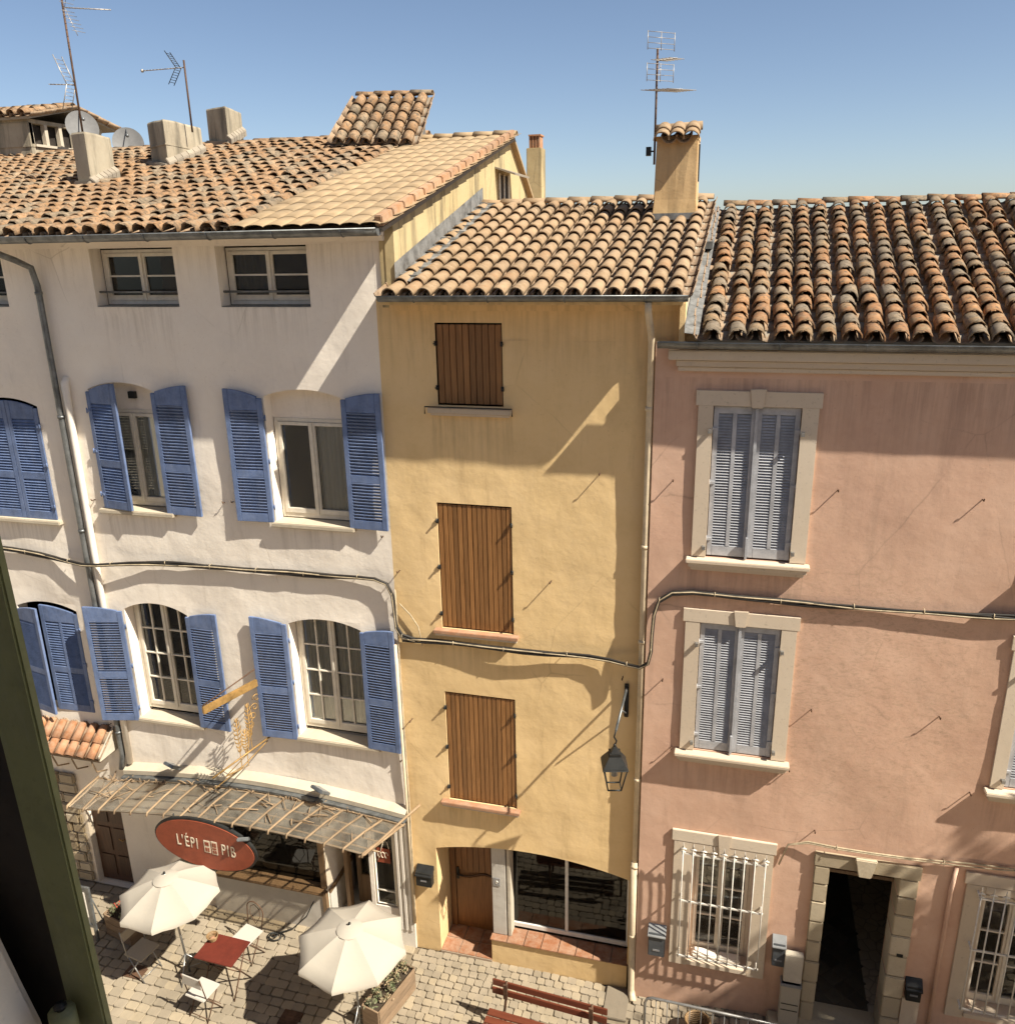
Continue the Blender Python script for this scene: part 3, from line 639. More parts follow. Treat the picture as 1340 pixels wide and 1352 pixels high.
# ground floor barred windows
def barred(x0, x1, z0, z1, X0, X1, Z0, Z1):
    surround(pink, X0, X1, Z0, Z1, x0, x1, z0, z1)
    w = window(pink, x0, x1, z0, z1-.15, .10, 1, 3, 'frame')
    box('window_sill', 'stonef', pink, x0-.0, x1+.0, PY-.06, .10, z0-.06, z0+.02, bevel=.006)
    gy = PY-.17; g = MB(); a, b_ = X0+.17, X1-.14
    zl = [Z0+.32-.02, (Z0+Z1)/2+.10, Z1-.27]
    g.bar((a-.02, gy, zl[0]), (b_+.02, gy, zl[0]), .022, .022); gr = g.build('window_grille', 'wiron', pink)
    for z in zl[1:]: MB().bar((a-.02, gy, z), (b_+.02, gy, z), .022, .022).build('cross_rail', 'wiron', gr)
    for x in (a, b_):
        for z in zl: MB().bar((x, gy+.012, z), (x, PY, z), .022).build('wall_stay', 'wiron', gr)
    n = 9
    for i in range(n):
        x = a+(b_-a)*(i+.0)/(n-1); 
        bb = MB().tube([(x, gy-.012, zl[0]-.02), (x, gy-.012, zl[2]+.13)], .0095, 6)
        zt = zl[2]+.08; bb.tube([(x-.045, gy-.012, zt), (x, gy-.012, zt+.012), (x+.045, gy-.012, zt)], [.008, .016, .008], 6)
        bb.tube([(x-.035, gy-.012, zt-.045), (x+.035, gy-.012, zt-.045)], .007, 6); bb.tube([(x, gy-.012, zl[2]+.11), (x, gy-.012, zl[2]+.19)], [.013, .001], 6)
        bb.build('grille_bar', 'wiron', gr)
    return w
barred(-.24, .62, .95, 2.90, -.53, .89, .85, 3.22)
barred(3.5, 4.4, .95, 2.95, 3.24, 4.7, .85, 3.25)
for (x, z, w_) in ((.0, .99, .34), (.38, .985, .3)): box('sill_cloth', 'wpipe', pink, x-.17, x+w_-.15, PY+.02, .06, z-.02, z+.05, bevel=.02)
# inner brown door leaf and stone surround
dz = gz(2)
ds = MB(); jl = [(1.40, 1.58), (2.47, 2.70)]
lint = MB().box(1.38, 2.72, PY-.06, PY, 3.0, 3.21).build('door_lintel', 'doorst', pink, bevel=.01)
MB().prism([(1.94, 2.97), (2.10, 2.97), (2.16, 3.25), (1.88, 3.25)], PY-.13, PY-.0605).build('keystone', 'doorst', lint, bevel=.012)
zz = [dz-.1, .62, 1.0, 1.36, 1.72, 2.06, 2.40, 2.70, 2.995]
for (a, c) in jl:
    for p, q in zip(zz, zz[1:]):
        e = random.uniform(0, .012); MB().box(a-e, c+e, PY-.05-e, .2, p+.006, q-.006).build('jamb_stone', 'doorst', lint, bevel=.012)
MB().box(1.585, 2.465, .16, .22, 2.74, 2.995).build('fanlight_board', 'woodK', pink)
fl = MB()
for k in range(6):
    cx = 1.67+.15*k; fl.tube([(cx+.055*math.cos(a)*(1-i*.06), .15, 2.86+.05*math.sin(a)*(1-i*.06)) for i, a in enumerate([j*.7 for j in range(12)])], .007, 5)
fl.build('fanlight_scrolls', 'rust', pink)
MB().box(1.585, 2.465, .13, .18, 2.69, 2.74).build('door_transom', 'woodM', pink)
MB().box(1.40, 2.70, PY-.07, .24, 0, dz+.012).build('threshold_stone', 'doorst', pink, bevel=.01)
MB().box(.95, 2.9, PY-.33, PY+.0, 0, dz+.06).build('door_step', 'doorst', pink, bevel=.02)
hf = MB().box(1.2, 2.9, .245, 3.2, dz-.05, dz+.0); hf.build('hall_floor', 'hall', pink)
for i in range(-6, 7):
    for j in range(0, 8):
        cx = 2.02+(i-j)*.17+.6; cy = .35+(i+j)*.17+.4
        if 1.76 < cx < 2.32 and .34 < cy < 2.0:
            h = .155; b = MB().add([(cx-h, cy, dz+.006), (cx, cy-h, dz+.006), (cx+h, cy, dz+.006), (cx, cy+h, dz+.006), (cx-h, cy, dz), (cx, cy-h, dz), (cx+h, cy, dz), (cx, cy+h, dz)], [(0,1,2,3), (0,4,5,1), (1,5,6,2), (2,6,7,3), (3,7,4,0)])
            b.build('floor_tile', 'hall', pink)
MB().box(2.56, 2.64, PY-.065, PY-.05, 1.72, 1.77).build('doorbell', 'iron', pink)
MB().tube([(3.10, PY-.03, 0.2), (3.10, PY-.03, 2.9), (3.12, PY-.03, 3.3)], .028, 8).build('wall_pipe', 'pink', pink)
MB().box(2.72, 2.95, PY-.02, PY, .45, 1.0).build('meter_hatch', 'stonef', pink, bevel=.004)
for (x, z) in ((-.72, 8.32), (1.2, 8.3), (2.75, 8.28), (-.75, 5.55), (1.15, 5.35), (2.65, 5.45), (-.60, 4.53), (.95, 4.42), (3.13, 4.42), (1.35, 3.52)):
    hook(pink, x, PY, z, .07)
# ================================================================ YELLOW HOUSE
yel = empty('town_house', (-4.6, 0, 0), 'narrow ochre yellow house with brown plank shutters in the middle', 'house', 'terraced houses')
yops = [(-3.81, -2.92, 9.15, 10.21, .10), (-3.90, -2.84, 5.92, 7.80, .10), (-3.91, -2.84, 3.03, 4.89, .10), (-4.18, -1.13, 0, 2.27, .30, 2.07)]
# the big opening's arch: left spring 2.07, right spring 2.12
wall('facade_wall', -4.6, -.985, 0, 10.0, 0, yops, 'yellow', yel, amp=.018)
wall('facade_wall', -4.6, -.66, 10.0, 10.5, 0, yops[:1], 'yellow', yel, amp=0)
# party wall strip above pink roof
pw = MB(); pw.add([(-.66, 0, 9.9), (-.66, 4.2, 11.2), (-.66, 4.2, 11.83), (-.66, 0, 10.62), (-.70, 0, 9.9), (-.70, 4.2, 11.2), (-.70, 4.2, 11.83), (-.70, 0, 10.62)], [(0,1,2,3), (7,6,5,4), (0,3,7,4), (3,2,6,7)])
pw.build('party_wall', 'offwhite', yel)
fb = MB(); fb.add([(-.652, -.30, 10.14), (-.652, 4.9, 11.66), (-.652, 4.9, 11.74), (-.652, -.30, 10.22), (-.49, -.30, 10.12), (-.49, 4.9, 11.64)], [(0,1,2,3), (0,4,5,1)])
MB().box(-.70, -.50, -.10, .10, 9.98, 10.13).box(-.72, -.655, -.20, 0, 9.98, 10.50).build('wall_return', 'yellow', yel)
fl_ = fb.build('lead_flashing', 'lead', yel)
MB().box(-.66, -.5, 2.55, 2.95, 11.02, 11.12).build('flashing_box', 'zinc', yel)
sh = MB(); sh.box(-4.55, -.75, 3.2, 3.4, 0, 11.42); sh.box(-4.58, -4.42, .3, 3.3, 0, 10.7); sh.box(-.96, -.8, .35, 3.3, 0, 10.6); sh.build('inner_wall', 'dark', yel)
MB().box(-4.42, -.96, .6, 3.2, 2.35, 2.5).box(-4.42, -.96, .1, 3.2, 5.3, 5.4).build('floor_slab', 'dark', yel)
gutter(yel, -4.36, -.62, -.47, 10.57, .07)
MB().box(-4.4, -.68, -.40, 0.0, 10.46, 10.50).build('eave_soffit', 'yellow', yel)
MB().box(-4.4, -.7, -.06, 0.0, 10.36, 10.46).build('eave_moulding', 'yellow', yel, bevel=.01)
yroof = roof(yel, (-4.34, -.40, 10.54), (-.655, -.40, 10.54), (-4.34, 3.95, 11.70), (-.61, 3.95, 11.70), .233, .395, 'tileY', jit=.006, keep=300, r=.098, wedge=1.6, lab='neat sand coloured half round tiles',
             skip=lambda p: (-1.36 < p.x < -.84 and 2.65 < p.y < 3.4))
# wood plank shutters
def planks(x0, x1, z0, z1, n, Y, split=True):
    s = MB().box(x0+.01, x1-.01, Y+.03, Y+.045, z0+.02, z1-.02); sh = s.build('shutter', 'woodS', yel)
    for i in range(n):
        a = x0+(x1-x0)*i/n; c = x0+(x1-x0)*(i+1)/n; g = .004 + (.004 if split and i in (n//2,) else 0)
        b = MB(); b.prism([(a+g, z0+.01), (c-.003, z0+.01), (c-.003, z1-.012), (a+g, z1-.012)], Y+random.uniform(0, .004), Y+.03); b.build('plank', 'woodS', sh, bevel=.004)
    for z in [z0+.22, z1-.25]+([(z0+z1)/2] if z1-z0 > 1.4 else []):
        for x, sd in ((x0, -1), (x1, 1)):
            hb = MB().box(min(x, x-sd*.012), max(x, x-sd*.012), Y-.03, Y-.001, z-.03, z+.03).tube([(x+sd*.012, Y-.03, z-.03), (x+sd*.012, Y-.03, z+.03)], .013, 6).box(x+sd*.012-.012, x+sd*.012+.012, Y-.07, Y-.02, z-.008, z+.008)
            hb.build('hinge', 'iron', sh)
    return sh
planks(-3.80, -2.93, 9.16, 10.20, 10, .012); planks(-3.89, -2.85, 5.93, 7.79, 15, .012); planks(-3.90, -2.85, 3.04, 4.88, 15, .012)
s1 = MB().box(-3.93, -2.80, -.10, .0, 9.055, 9.125).box(-3.90, -2.83, -.07, .0, 9.02, 9.055).build('window_sill', 'stonef', yel, bevel=.006)
MB().tube([(-3.955, -.13, 9.05), (-3.955, -.13, 9.145), (-2.775, -.13, 9.145), (-2.775, -.13, 9.05)], .009, 6).build('sill_rail', 'iron', yel)
for z, a, c in ((5.92, -4.0, -2.76), (3.03, -4.02, -2.78)):
    MB().box(a, c, -.11, .0, z-.05, z).build('window_sill', 'terras', yel, bevel=.006)
    MB().box(a+.02, c-.02, -.085, .0, z-.09, z-.05).build('sill_moulding', 'stonef', yel, bevel=.004)
# ground floor: recessed door, pillar, shop window over a tiled ledge
RY = .58
MB().box(-3.305, -3.075, .10, RY+.02, .50, 2.26).build('door_pillar', 'panel', yel, bevel=.008)
pl = MB().box(-3.28, -3.17, .09, .099, 1.45, 1.60).build('number_plate', 'plate', yel)
MB().prism([(-3.235, 1.5), (-3.215, 1.5), (-3.215, 1.545), (-3.235, 1.545)], .085, .0898).tube([(-3.225, .086, 1.555), (-3.20, .086, 1.53)], .006, 5).build('plate_mark', 'wpipe', pl)
for x, y, z in ((-4.18, .3, 0),):
    MB().add([(-4.18, .30, 0), (-4.18, RY+.1, 0), (-4.18, RY+.1, 2.27), (-4.18, .30, 2.27)], [(0,1,2,3)]).build('door_reveal', 'yellow', yel)
MB().box(-4.18, -1.13, .3, RY+.1, 2.27, 2.30).build('recess_soffit', 'yellow', yel)
MB().box(-3.10, -1.13, .36, .40, 2.0, 2.28).build('window_head_wall', 'yellow', yel)
box('threshold_base', 'grout', yel, -4.18, -3.305, -.02, RY, 0, .052)
for i in range(3):
    for j in range(2):
        a = -4.178+i*.292; b_ = -.015+j*.30; MB().box(a+.006, a+.286, b_+.006, b_+.292, .052, .064).build('floor_tile', 'terra', yel, bevel=.003)
# door
db = MB().box(-4.17, -3.31, RY, RY+.06, .055, 2.2); door = db.build('front_door', 'woodD', yel, bevel=.005)
fr = MB().box(-4.17, -4.07, RY-.03, RY, .06, 2.2).box(-3.36, -3.31, RY-.03, RY, .06, 2.2); fr.build('door_frame', 'woodD', door, bevel=.004)
for i in range(7):
    a = -4.06+.1*i; MB().box(a+.004, a+.096, RY-.018, RY-.001, 1.22, 2.17).build('plank', 'woodD', door, bevel=.004)
MB().prism([(-4.06, .16), (-3.37, .16), (-3.37, 1.08)]+[(-3.37-.69*t, 1.13+.05*math.sin(t*6.0)) for t in [k/12 for k in range(1, 12)]]+[(-4.06, 1.12)], RY-.02, RY-.001).build('door_panel', 'woodD', door, bevel=.006)
MB().tube([(-3.38-.68*k/20, RY-.026, 1.165+.05*math.sin(k/20*6.0)) for k in range(21)], .014, 6).build('door_moulding', 'woodK', door)
MB().box(-4.05, -4.01, RY-.04, RY-.018, 1.05, 1.28).tube([(-4.03, RY-.04, 1.16), (-4.03, RY-.08, 1.16), (-3.93, RY-.08, 1.16)], .009, 6).build('door_handle', 'iron', door)
# ledge
MB().box(-3.31, -1.10, .0, .3, 0, .455).build('ledge_wall', 'yellow', yel, bevel=.006)
ledge = MB().box(-3.31, -1.10, -.005, .31, .455, .475).build('ledge_bed', 'grout', yel)
n = 8
for i in range(n):
    a = -3.33+(2.22)*i/n; c = -3.33+2.22*(i+1)/n
    MB().box(a+.006, c-.006, -.03, .30, .475, .495).build('ledge_tile', 'terra', ledge, bevel=.004)
ww = MB(); x0, x1, z0, z1 = -3.07, -1.13, .53, 2.12; Y = .30
ww.box(x0, x0+.06, Y, Y+.06, z0, z1); ww.box(x1-.06, x1, Y, Y+.06, z0, z1); ww.box(x0+.06, x1-.06, Y, Y+.06, z0, z0+.08); ww.box(x0+.06, x1-.06, Y, Y+.06, z1-.06, z1); ww.box(-2.165, -2.115, Y, Y+.06, z0+.08, z1-.06)
sw = ww.build('shop_window', 'wframe', yel, bevel=.005)
for a, c in ((x0+.06, -2.165), (-2.115, x1-.06)): box('window_pane', 'dglass', sw, a, c, Y+.025, Y+.033, z0+.08, z1-.06)
MB().box(-3.06, -3.0, .1, .3, .495, 2.2).build('window_reveal', 'offwhite', yel, bevel=.01)
# drainpipe
dp = MB().tube([(-1.06, -.45, 10.5), (-1.06, -.42, 10.38), (-1.05, -.20, 10.15), (-1.045, -.09, 10.0), (-1.045, -.08, 8.0), (-1.05, -.08, 2.4)], .042, 10)
dpo = dp.build('drainpipe', 'cpipe', yel)
MB().tube([(-1.05, -.08, 2.5), (-1.05, -.08, 1.15), (-1.04, -.09, .14), (-1.03, -.13, .05), (-1.0, -.22, .02)], .056, 10).build('pipe_foot', 'cpipe', dpo)
for z in (9.2, 7.4, 6.05, 3.9, 2.42, 1.15): MB().tube([(-1.05, -.08, z-.025), (-1.05, -.08, z+.025)], .062 if z < 3 else .05, 10).build('pipe_collar', 'cpipe', dpo)
for (x, z) in ((-4.50, 6.75), (-1.65, 8.33), (-2.30, 6.78), (-4.45, 4.35), (-1.3, 5.45)): hook(yel, x, 0, z, .10)
# chimney with tile cap
cy0, cy1 = 2.85, 3.35
ch = plaster_chimney(yel, -1.36, -.78, cy0, cy1, 11.35, 12.55, 'chimy', taper=.14, cap=False)
MB().box(-1.44, -.70, cy0-.10, cy1, 11.43, 11.52).build('chimney_flashing', 'lead', ch)
MB().box(-.79, -.755, cy0+.17, cy0+.24, 11.95, 12.45).build('flue_slot', 'dark', ch)
MB().box(-1.37, -.77, cy0+.0, cy1-.02, 12.50, 12.56).build('chimney_cap', 'chimy', ch)
ct = tile_mesh('chimney_tile', .30, .118, .10, 'tileY')
for i in range(3):
    for j in (0, 1):
        mm = Matrix.Translation((-1.275+i*.205, cy0-.17+j*.19, 12.49+j*.085)) @ Matrix.Rotation(.38, 4, 'X')
        o = bpy.data.objects.new('chimney_tile', ct); COL.objects.link(o); o.parent = ch; o.matrix_basis = mm
for i in (1, 2):
    mm = Matrix.Translation((-1.38+i*.207, cy0-.14, 12.555)) @ Matrix.Rotation(.38, 4, 'X') @ Matrix.Rotation(math.pi, 4, 'Y')
    o = bpy.data.objects.new('chimney_tile', ct); COL.objects.link(o); o.parent = ch; o.matrix_basis = mm
MB().tube([(-1.40, cy0+.3, 12.69), (-.74, cy0+.3, 12.71)], .06, 8).build('cap_ridge', 'tileY', ch)
# ================================================================ CREAM HOUSE (gable and pale roof)
crm = empty('town_house', (-4.3, .3, 10.5), 'cream gabled house rising behind the gutter under a pale sand tile roof', 'house', 'terraced houses')
gx = -4.30
gw = MB(); gw.add([(gx, -.02, 10.40), (gx, 7.6, 10.4), (gx, 7.6, 11.75), (gx, 5.75, 12.94), (gx, -.02, 11.42), (gx-.2, -.02, 10.40), (gx-.2, 7.6, 10.4), (gx-.2, 7.6, 11.75), (gx-.2, 5.75, 12.94), (gx-.2, -.02, 11.42)],
       [(0,1,2,3,4), (9,8,7,6,5), (0,4,9,5), (3,8,9,4), (2,7,8,3), (1,6,7,2)])
gw.build('gable_wall', 'cream', crm)
croof = roof(crm, (-6.25, -.58, 11.37), (-4.2, -.58, 11.37), (-6.1, 5.75, 12.95), (-4.2, 5.75, 12.95), .255, .40, 'tileB', under='tileB', jit=.003, arc=.24, keep=300, r=.126, wedge=.25, th_=.007, lab='smooth pale sand tiles')
croof.location.z += .0
n = 17
for i in range(n):
    a = Vector((gx+.06, -.60+6.35*i/n, 11.44+1.585*i/n)); b_ = Vector((gx+.06, -.60+6.35*(i+1)/n-.03, 11.44+1.585*(i+1)/n-.0075))
    MB().bar(a, b_, .10, .13).build('verge_tile', 'verge', croof, bevel=.012)
fb = MB(); fb.add([(gx+.006, -.05, 10.74), (gx+.006, 3.95, 11.82), (gx+.006, 3.95, 12.03), (gx+.006, -.05, 10.95), (gx+.27, -.05, 10.72), (gx+.27, 3.95, 11.79)], [(0,1,2,3), (0,4,5,1)])
lf = fb.build('lead_flashing', 'lead', crm)
for i in range(12): y = .1+.33*i; MB().bar((gx+.014, y, 10.76+.27*(y+.05)), (gx+.28, y+.05, 10.745+.27*(y+.05)), .03, .012).build('flashing_fold', 'zinc', lf)
# gable window with a small hood
MB().box(gx-.01, gx+.012, 4.95, 5.55, 11.80, 12.28).build('gable_window', 'dark', crm)
MB().box(gx+.012, gx+.03, 4.92, 4.98, 11.8, 12.3).box(gx+.012, gx+.03, 5.52, 5.58, 11.8, 12.3).box(gx+.012, gx+.03, 5.22, 5.27, 11.8, 12.3).build('window_frame', 'frame', crm)
MB().add([(gx, 4.72, 12.40), (gx, 5.75, 12.40), (gx+.36, 5.75, 12.28), (gx+.36, 4.72, 12.28), (gx, 4.72, 12.37), (gx, 5.75, 12.37), (gx+.36, 5.75, 12.25), (gx+.36, 4.72, 12.25)], [(0,1,2,3), (7,6,5,4), (0,3,7,4), (1,5,6,2), (3,2,6,7)]).build('window_hood', 'mortar', crm)
fc = MB().box(-4.75, -4.42, 8.85, 9.25, 11.2, 13.06); fch = fc.build('chimney', 'cream', crm, bevel=.01)
for i in range(4): MB().box(-4.70+i*.066, -4.66+i*.066, 8.9, 9.2, 13.06, 13.30).build('chimney_brick', 'tileO', fch)
MB().box(-4.71, -4.44, 8.88, 9.22, 13.30, 13.33).build('chimney_cap', 'tileO', fch)
# ================================================================ WHITE HOUSE
wh = empty('town_house', (-9.0, 0, 0), 'white plastered house with blue louvred shutters and a cafe at street level', 'house', 'terraced houses')
WX0 = -17.0
def AT(a): return (a, a+1.345, 10.40, 11.19, .24)
wops = [AT(-8.875), AT(-6.875), AT(-11.75), AT(-14.2),
        (-9.28, -8.18, 7.38, 9.33, .26, 9.22), (-6.385, -5.185, 7.36, 9.30, .26, 9.19), (-11.42, -10.25, 7.13, 9.05, .20, 8.93),
        (-9.30, -8.14, 3.72, 5.83, .28, 5.68), (-6.37, -5.18, 3.78, 5.85, .28, 5.73), (-11.42, -10.24, 3.66, 5.66, .20, 5.54),
        (-10.87, -10.10, 0, 1.98, .2), (-8.30, -6.26, .80, 2.46, .22), (-6.16, -5.36, 0, 2.46, .9), (-5.29, -4.90, .72, 2.40, .12, 2.28)]
wall('facade_wall', WX0, -4.6, 0, 11.36, 0, wops, 'white', wh, amp=.02)
MB().box(-4.6, -4.42, .002, .3, 10.4, 11.36).build('corner_wall', 'white', wh)
MB().box(-4.42, gx+.005, -.03, .3, 10.45, 11.36).build('corner_strip', 'cream', crm)
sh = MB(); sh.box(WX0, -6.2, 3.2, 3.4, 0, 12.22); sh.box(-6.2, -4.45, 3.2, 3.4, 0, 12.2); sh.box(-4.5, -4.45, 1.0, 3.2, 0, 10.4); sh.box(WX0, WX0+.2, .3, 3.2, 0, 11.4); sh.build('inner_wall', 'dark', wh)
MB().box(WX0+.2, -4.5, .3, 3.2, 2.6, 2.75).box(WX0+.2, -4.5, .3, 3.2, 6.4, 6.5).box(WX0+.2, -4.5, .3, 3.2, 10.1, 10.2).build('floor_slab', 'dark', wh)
MB().box(WX0, -4.42, -.58, 0, 11.29, 11.34).build('eave_soffit', 'white', wh)
MB().box(WX0, -4.42, -.07, 0.0, 11.22, 11.29).build('eave_moulding', 'white', wh, bevel=.01)
gutter(wh, WX0, -4.24, -.62, 11.36, .085, 'zinc', .0)
wroof = roof(wh, (WX0, -.55, 11.35), (-6.15, -.55, 11.35), (WX0, 6.5, 13.11), (-6.15, 6.5, 13.11), .255, .36, 'tileW', jit=.065, rnd_r=.14, keep=230, r=.108, wedge=1.3, lab='uneven old orange tiles',
             skip=lambda p: (p.x+10.95)**2/.16+(p.y-2.97)**2/.30 < 1 or (p.x+10.47)**2/.16+(p.y-4.63)**2/.6 < 1 or (p.x+10.64)**2/.1+(p.y-6.76)**2/.4 < 1)
for x0 in (-8.875, -6.875, -11.75, -14.2):
    w = window(wh, x0+.02, x0+1.325, 10.42, 11.17, .22, 1, 2, 'frame', curtain=[(x0+.08, x0+.62)] if x0 == -6.875 else None, fw=.045, pane='aglass')
    MB().tube([(x0+.0, .10, 10.60), (x0+1.34, .10, 10.60)], .016, 8).build('guard_rail', 'zinc', w)
    box('window_sill', 'zinc', wh, x0+.005, x0+1.34, .005, .21, 10.405, 10.415)
# first row (upper) windows
def sill(x0, x1, z, d=.09): return MB().box(x0, x1, -d, .24, z-.07, z).build('window_sill', 'sill', wh, bevel=.012)
def tymp(x0, x1, za, zb): return MB().box(x0, x1, .20, .255, za, zb).build('window_tympanum', 'white', wh)
window(wh, -9.27, -8.19, 7.40, 8.90, .19, 1, 1, 'frame', curtain=[(-9.2, -8.28)]); tymp(-9.28, -8.18, 8.90, 9.34)
MB().box(-8.72, -8.60, .15, .20, 9.07, 9.17).build('wall_vent', 'iron', wh)
window(wh, -6.37, -5.2, 7.38, 8.86, .19, 1, 1, 'frame', curtain=[(-5.75, -5.25)]); tymp(-6.385, -5.185, 8.86, 9.31)
sill(-9.38, -8.06, 7.385); sill(-6.42, -5.12, 7.365); sill(-11.5, -10.16, 7.12)
louvre_leaf(wh, 'shutter', .57, 7.40, 9.19, 9.33, 'blue', .44, (-9.29, -.03), R(9), 1)
louvre_leaf(wh, 'shutter', .60, 7.37, 9.20, 9.32, 'blue', .44, (-8.17, -.045), R(178), -1)
louvre_leaf(wh, 'shutter', .575, 7.36, 9.17, 9.30, 'blue', .44, (-6.39, -.05), R(177), 1)
louvre_leaf(wh, 'shutter', .585, 7.36, 9.19, 9.29, 'blue', .44, (-5.185, -.05), R(177), -1)
louvre_leaf(wh, 'shutter', .575, 7.12, 8.90, 9.01, 'blue', .44, (-11.41, -.0), R(0), 1)
louvre_leaf(wh, 'shutter', .575, 7.12, 8.90, 9.01, 'blue', .44, (-10.255, -.0), R(0), -1)
# lower windows
window(wh, -9.29, -8.15, 3.80, 5.83, .20, 2, 4, 'frame', curtain=[(-9.22, -8.85), (-8.5, -8.22)]); window(wh, -6.36, -5.19, 3.85, 5.85, .20, 2, 4, 'frame', curtain=[(-6.3, -5.85), (-5.72, -5.25)])
sill(-9.36, -8.08, 3.73, .07); sill(-6.42, -4.98, 3.79, .07)
louvre_leaf(wh, 'shutter', .63, 3.68, 5.66, 5.74, 'blue', .47, (-9.315, -.05), R(167), 1)
louvre_leaf(wh, 'shutter', .56, 3.72, 5.68, 5.78, 'blue', .47, (-8.135, -.05), R(178), -1)
louvre_leaf(wh, 'shutter', .60, 3.74, 5.73, 5.82, 'blue', .47, (-6.385, -.05), R(177), 1)
louvre_leaf(wh, 'shutter', .545, 3.77, 5.73, 5.81, 'blue', .47, (-5.175, -.05), R(177), -1)
louvre_leaf(wh, 'shutter', .56, 3.64, 5.50, 5.60, 'blue', .47, (-11.42, -.05), R(13), 1)
louvre_leaf(wh, 'shutter', .72, 3.65, 5.48, 5.60, 'blue', .47, (-10.25, .02), R(2), -1, cols=2)
for x, z in ((-7.2, 7.6), (-7.05, 7.62), (-9.5, 7.5), (-4.72, 7.25), (-4.66, 3.6), (-9.95, 3.5)): hook(wh, x, 0, z, .06)
# pipes
dp = MB().tube([(-10.02, -.62, 11.29), (-9.98, -.60, 11.2), (-9.86, -.30, 11.06), (-9.80, -.10, 10.95), (-9.77, -.075, 10.7), (-9.77, -.075, 2.95), (-9.80, -.12, 2.7)], .045, 10).build('drainpipe', 'zinc', wh)
for z in (10.6, 8.8, 7.0, 5.0, 3.4): MB().tube([(-9.77, -.075, z-.02), (-9.77, -.075, z+.02)], .055, 10).build('pipe_collar', 'zinc', dp)
wp = MB().tube([(-9.62, -.0, 9.38), (-9.62, -.05, 9.30), (-9.62, -.055, 8.9), (-9.63, -.055, 6.6), (-9.66, -.055, 2.8)], [.05, .06, .05, .05, .05], 10).build('flue_pipe', 'wpipe', wh)
MB().tube([(-4.62, -.06, 5.6), (-4.60, -.05, 2.5), (-4.60, -.05, .55)], .026, 8).build('thin_pipe', 'cpipe', wh)
# arched ledge; the grey strip below stands in for a dark shadow gap
n = 28; b = MB(); b2 = MB()
def lz(x): return 2.70+.22*math.sin(math.pi*min(1, max(0, (x+9.9)/(5.6))))**1.0 if x < -4.0 else 2.7
for i in range(n):
    xa = -9.75+(5.15)*i/n; xb = -9.75+5.15*(i+1)/n
    b.add([(xa, -.15, lz(xa)-.10), (xb, -.15, lz(xb)-.10), (xb, -.15, lz(xb)-.02), (xa, -.15, lz(xa)-.02), (xa, .0, lz(xa)-.10), (xb, 0, lz(xb)-.10), (xb, 0, lz(xb)+.05), (xa, 0, lz(xa)+.05)], [(0,1,2,3), (3,2,6,7), (0,4,5,1)])
    b2.add([(xa, -.23, lz(xa)-.145), (xb, -.23, lz(xb)-.145), (xb, -.23, lz(xb)-.11), (xa, -.23, lz(xa)-.11), (xa, .0, lz(xa)-.145), (xb, 0, lz(xb)-.145), (xb, 0, lz(xb)-.11), (xa, 0, lz(xa)-.11)], [(0,1,2,3), (3,2,6,7), (0,4,5,1)])
b.build('arched_ledge', 'sill', wh); b2.build('shadow_gap_strip', 'zinc', wh)
# glass canopy with ribs
CY = -.92
def fz(x): return lz(x)-.25
can = MB()
cx0, cx1 = -10.25, -4.95
pts = [(cx0+(cx1-cx0)*i/30, CY, fz(cx0+(cx1-cx0)*i/30)) for i in range(31)]
can.tube(pts, .018, 6); can.tube([(p[0]+(.35*(p[0]-cx0)/(cx1-cx0)), -.22, lz(p[0])-.19) for p in pts], .018, 6)
can.tube([(cx1+.35, -.2, lz(cx1)-.19), (cx1, CY, fz(cx1))], .018, 6)
can.tube([(-4.40, -.02, 2.84), (-4.55, -.2, 2.74), (cx1, CY, fz(cx1)), (cx1-.08, CY-.05, fz(cx1)-.02)], .02, 6)
cano = can.build('canopy', 'lath', wh)
nr = 17; prev = None
for i in range(nr+1):
    x = cx0+.02+(cx1-cx0-.04)*i/nr; xb = x+.35*(x-cx0)/(cx1-cx0)
    a = Vector((xb, -.20, lz(xb)-.165)); c = Vector((x, CY-.03, fz(x)+.03))
    m_ = (a+c)/2+Vector((0, 0, .02)); rb = MB().tube([a, m_, c, c+Vector((.0, -.03, -.05))], .018, 6); rb.build('canopy_rib', 'lath', cano)
    if prev:
        pa, pc = prev; MB().add([pa-Vector((0,0,.016)), a-Vector((0,0,.016)), c-Vector((0,0,.016)), pc-Vector((0,0,.016))], [(0,1,2,3)]).build('canopy_pane', 'cglass', cano)
    prev = (a, c)
for f in (.3, .55, .8):
    MB().tube([(x, -.2+(CY+.2)*f, (lz(x)-.19)*(1-f)+fz(x)*f-.03) for x in [cx0+.1+(cx1-cx0+.05)*i/12 for i in range(13)]], .014, 6).build('canopy_purlin', 'lath', cano)
for i in range(110):        # bundles of dry reeds and wire along the back of the canopy
    x = random.uniform(cx0+.2, cx1); y = random.uniform(-.85, -.25); L = random.uniform(.15, .55); an = random.gauss(1.9, .8)
    z = fz(x)+(lz(x)-.16-fz(x))*(y-CY)/(-.2-CY)+.03
    if i < 60: y = -.25+random.uniform(-.05, .05); z = lz(x)-.15; L *= .5
    MB().tube([(x, y, z), (x+L*.5*math.cos(an), y+L*.3*math.sin(an), z+random.uniform(0, .05)), (x+L*math.cos(an), y+L*.6*math.sin(an), z+random.uniform(-.02, .03))], random.uniform(.004, .011), 5).build('reed', 'lath', cano)
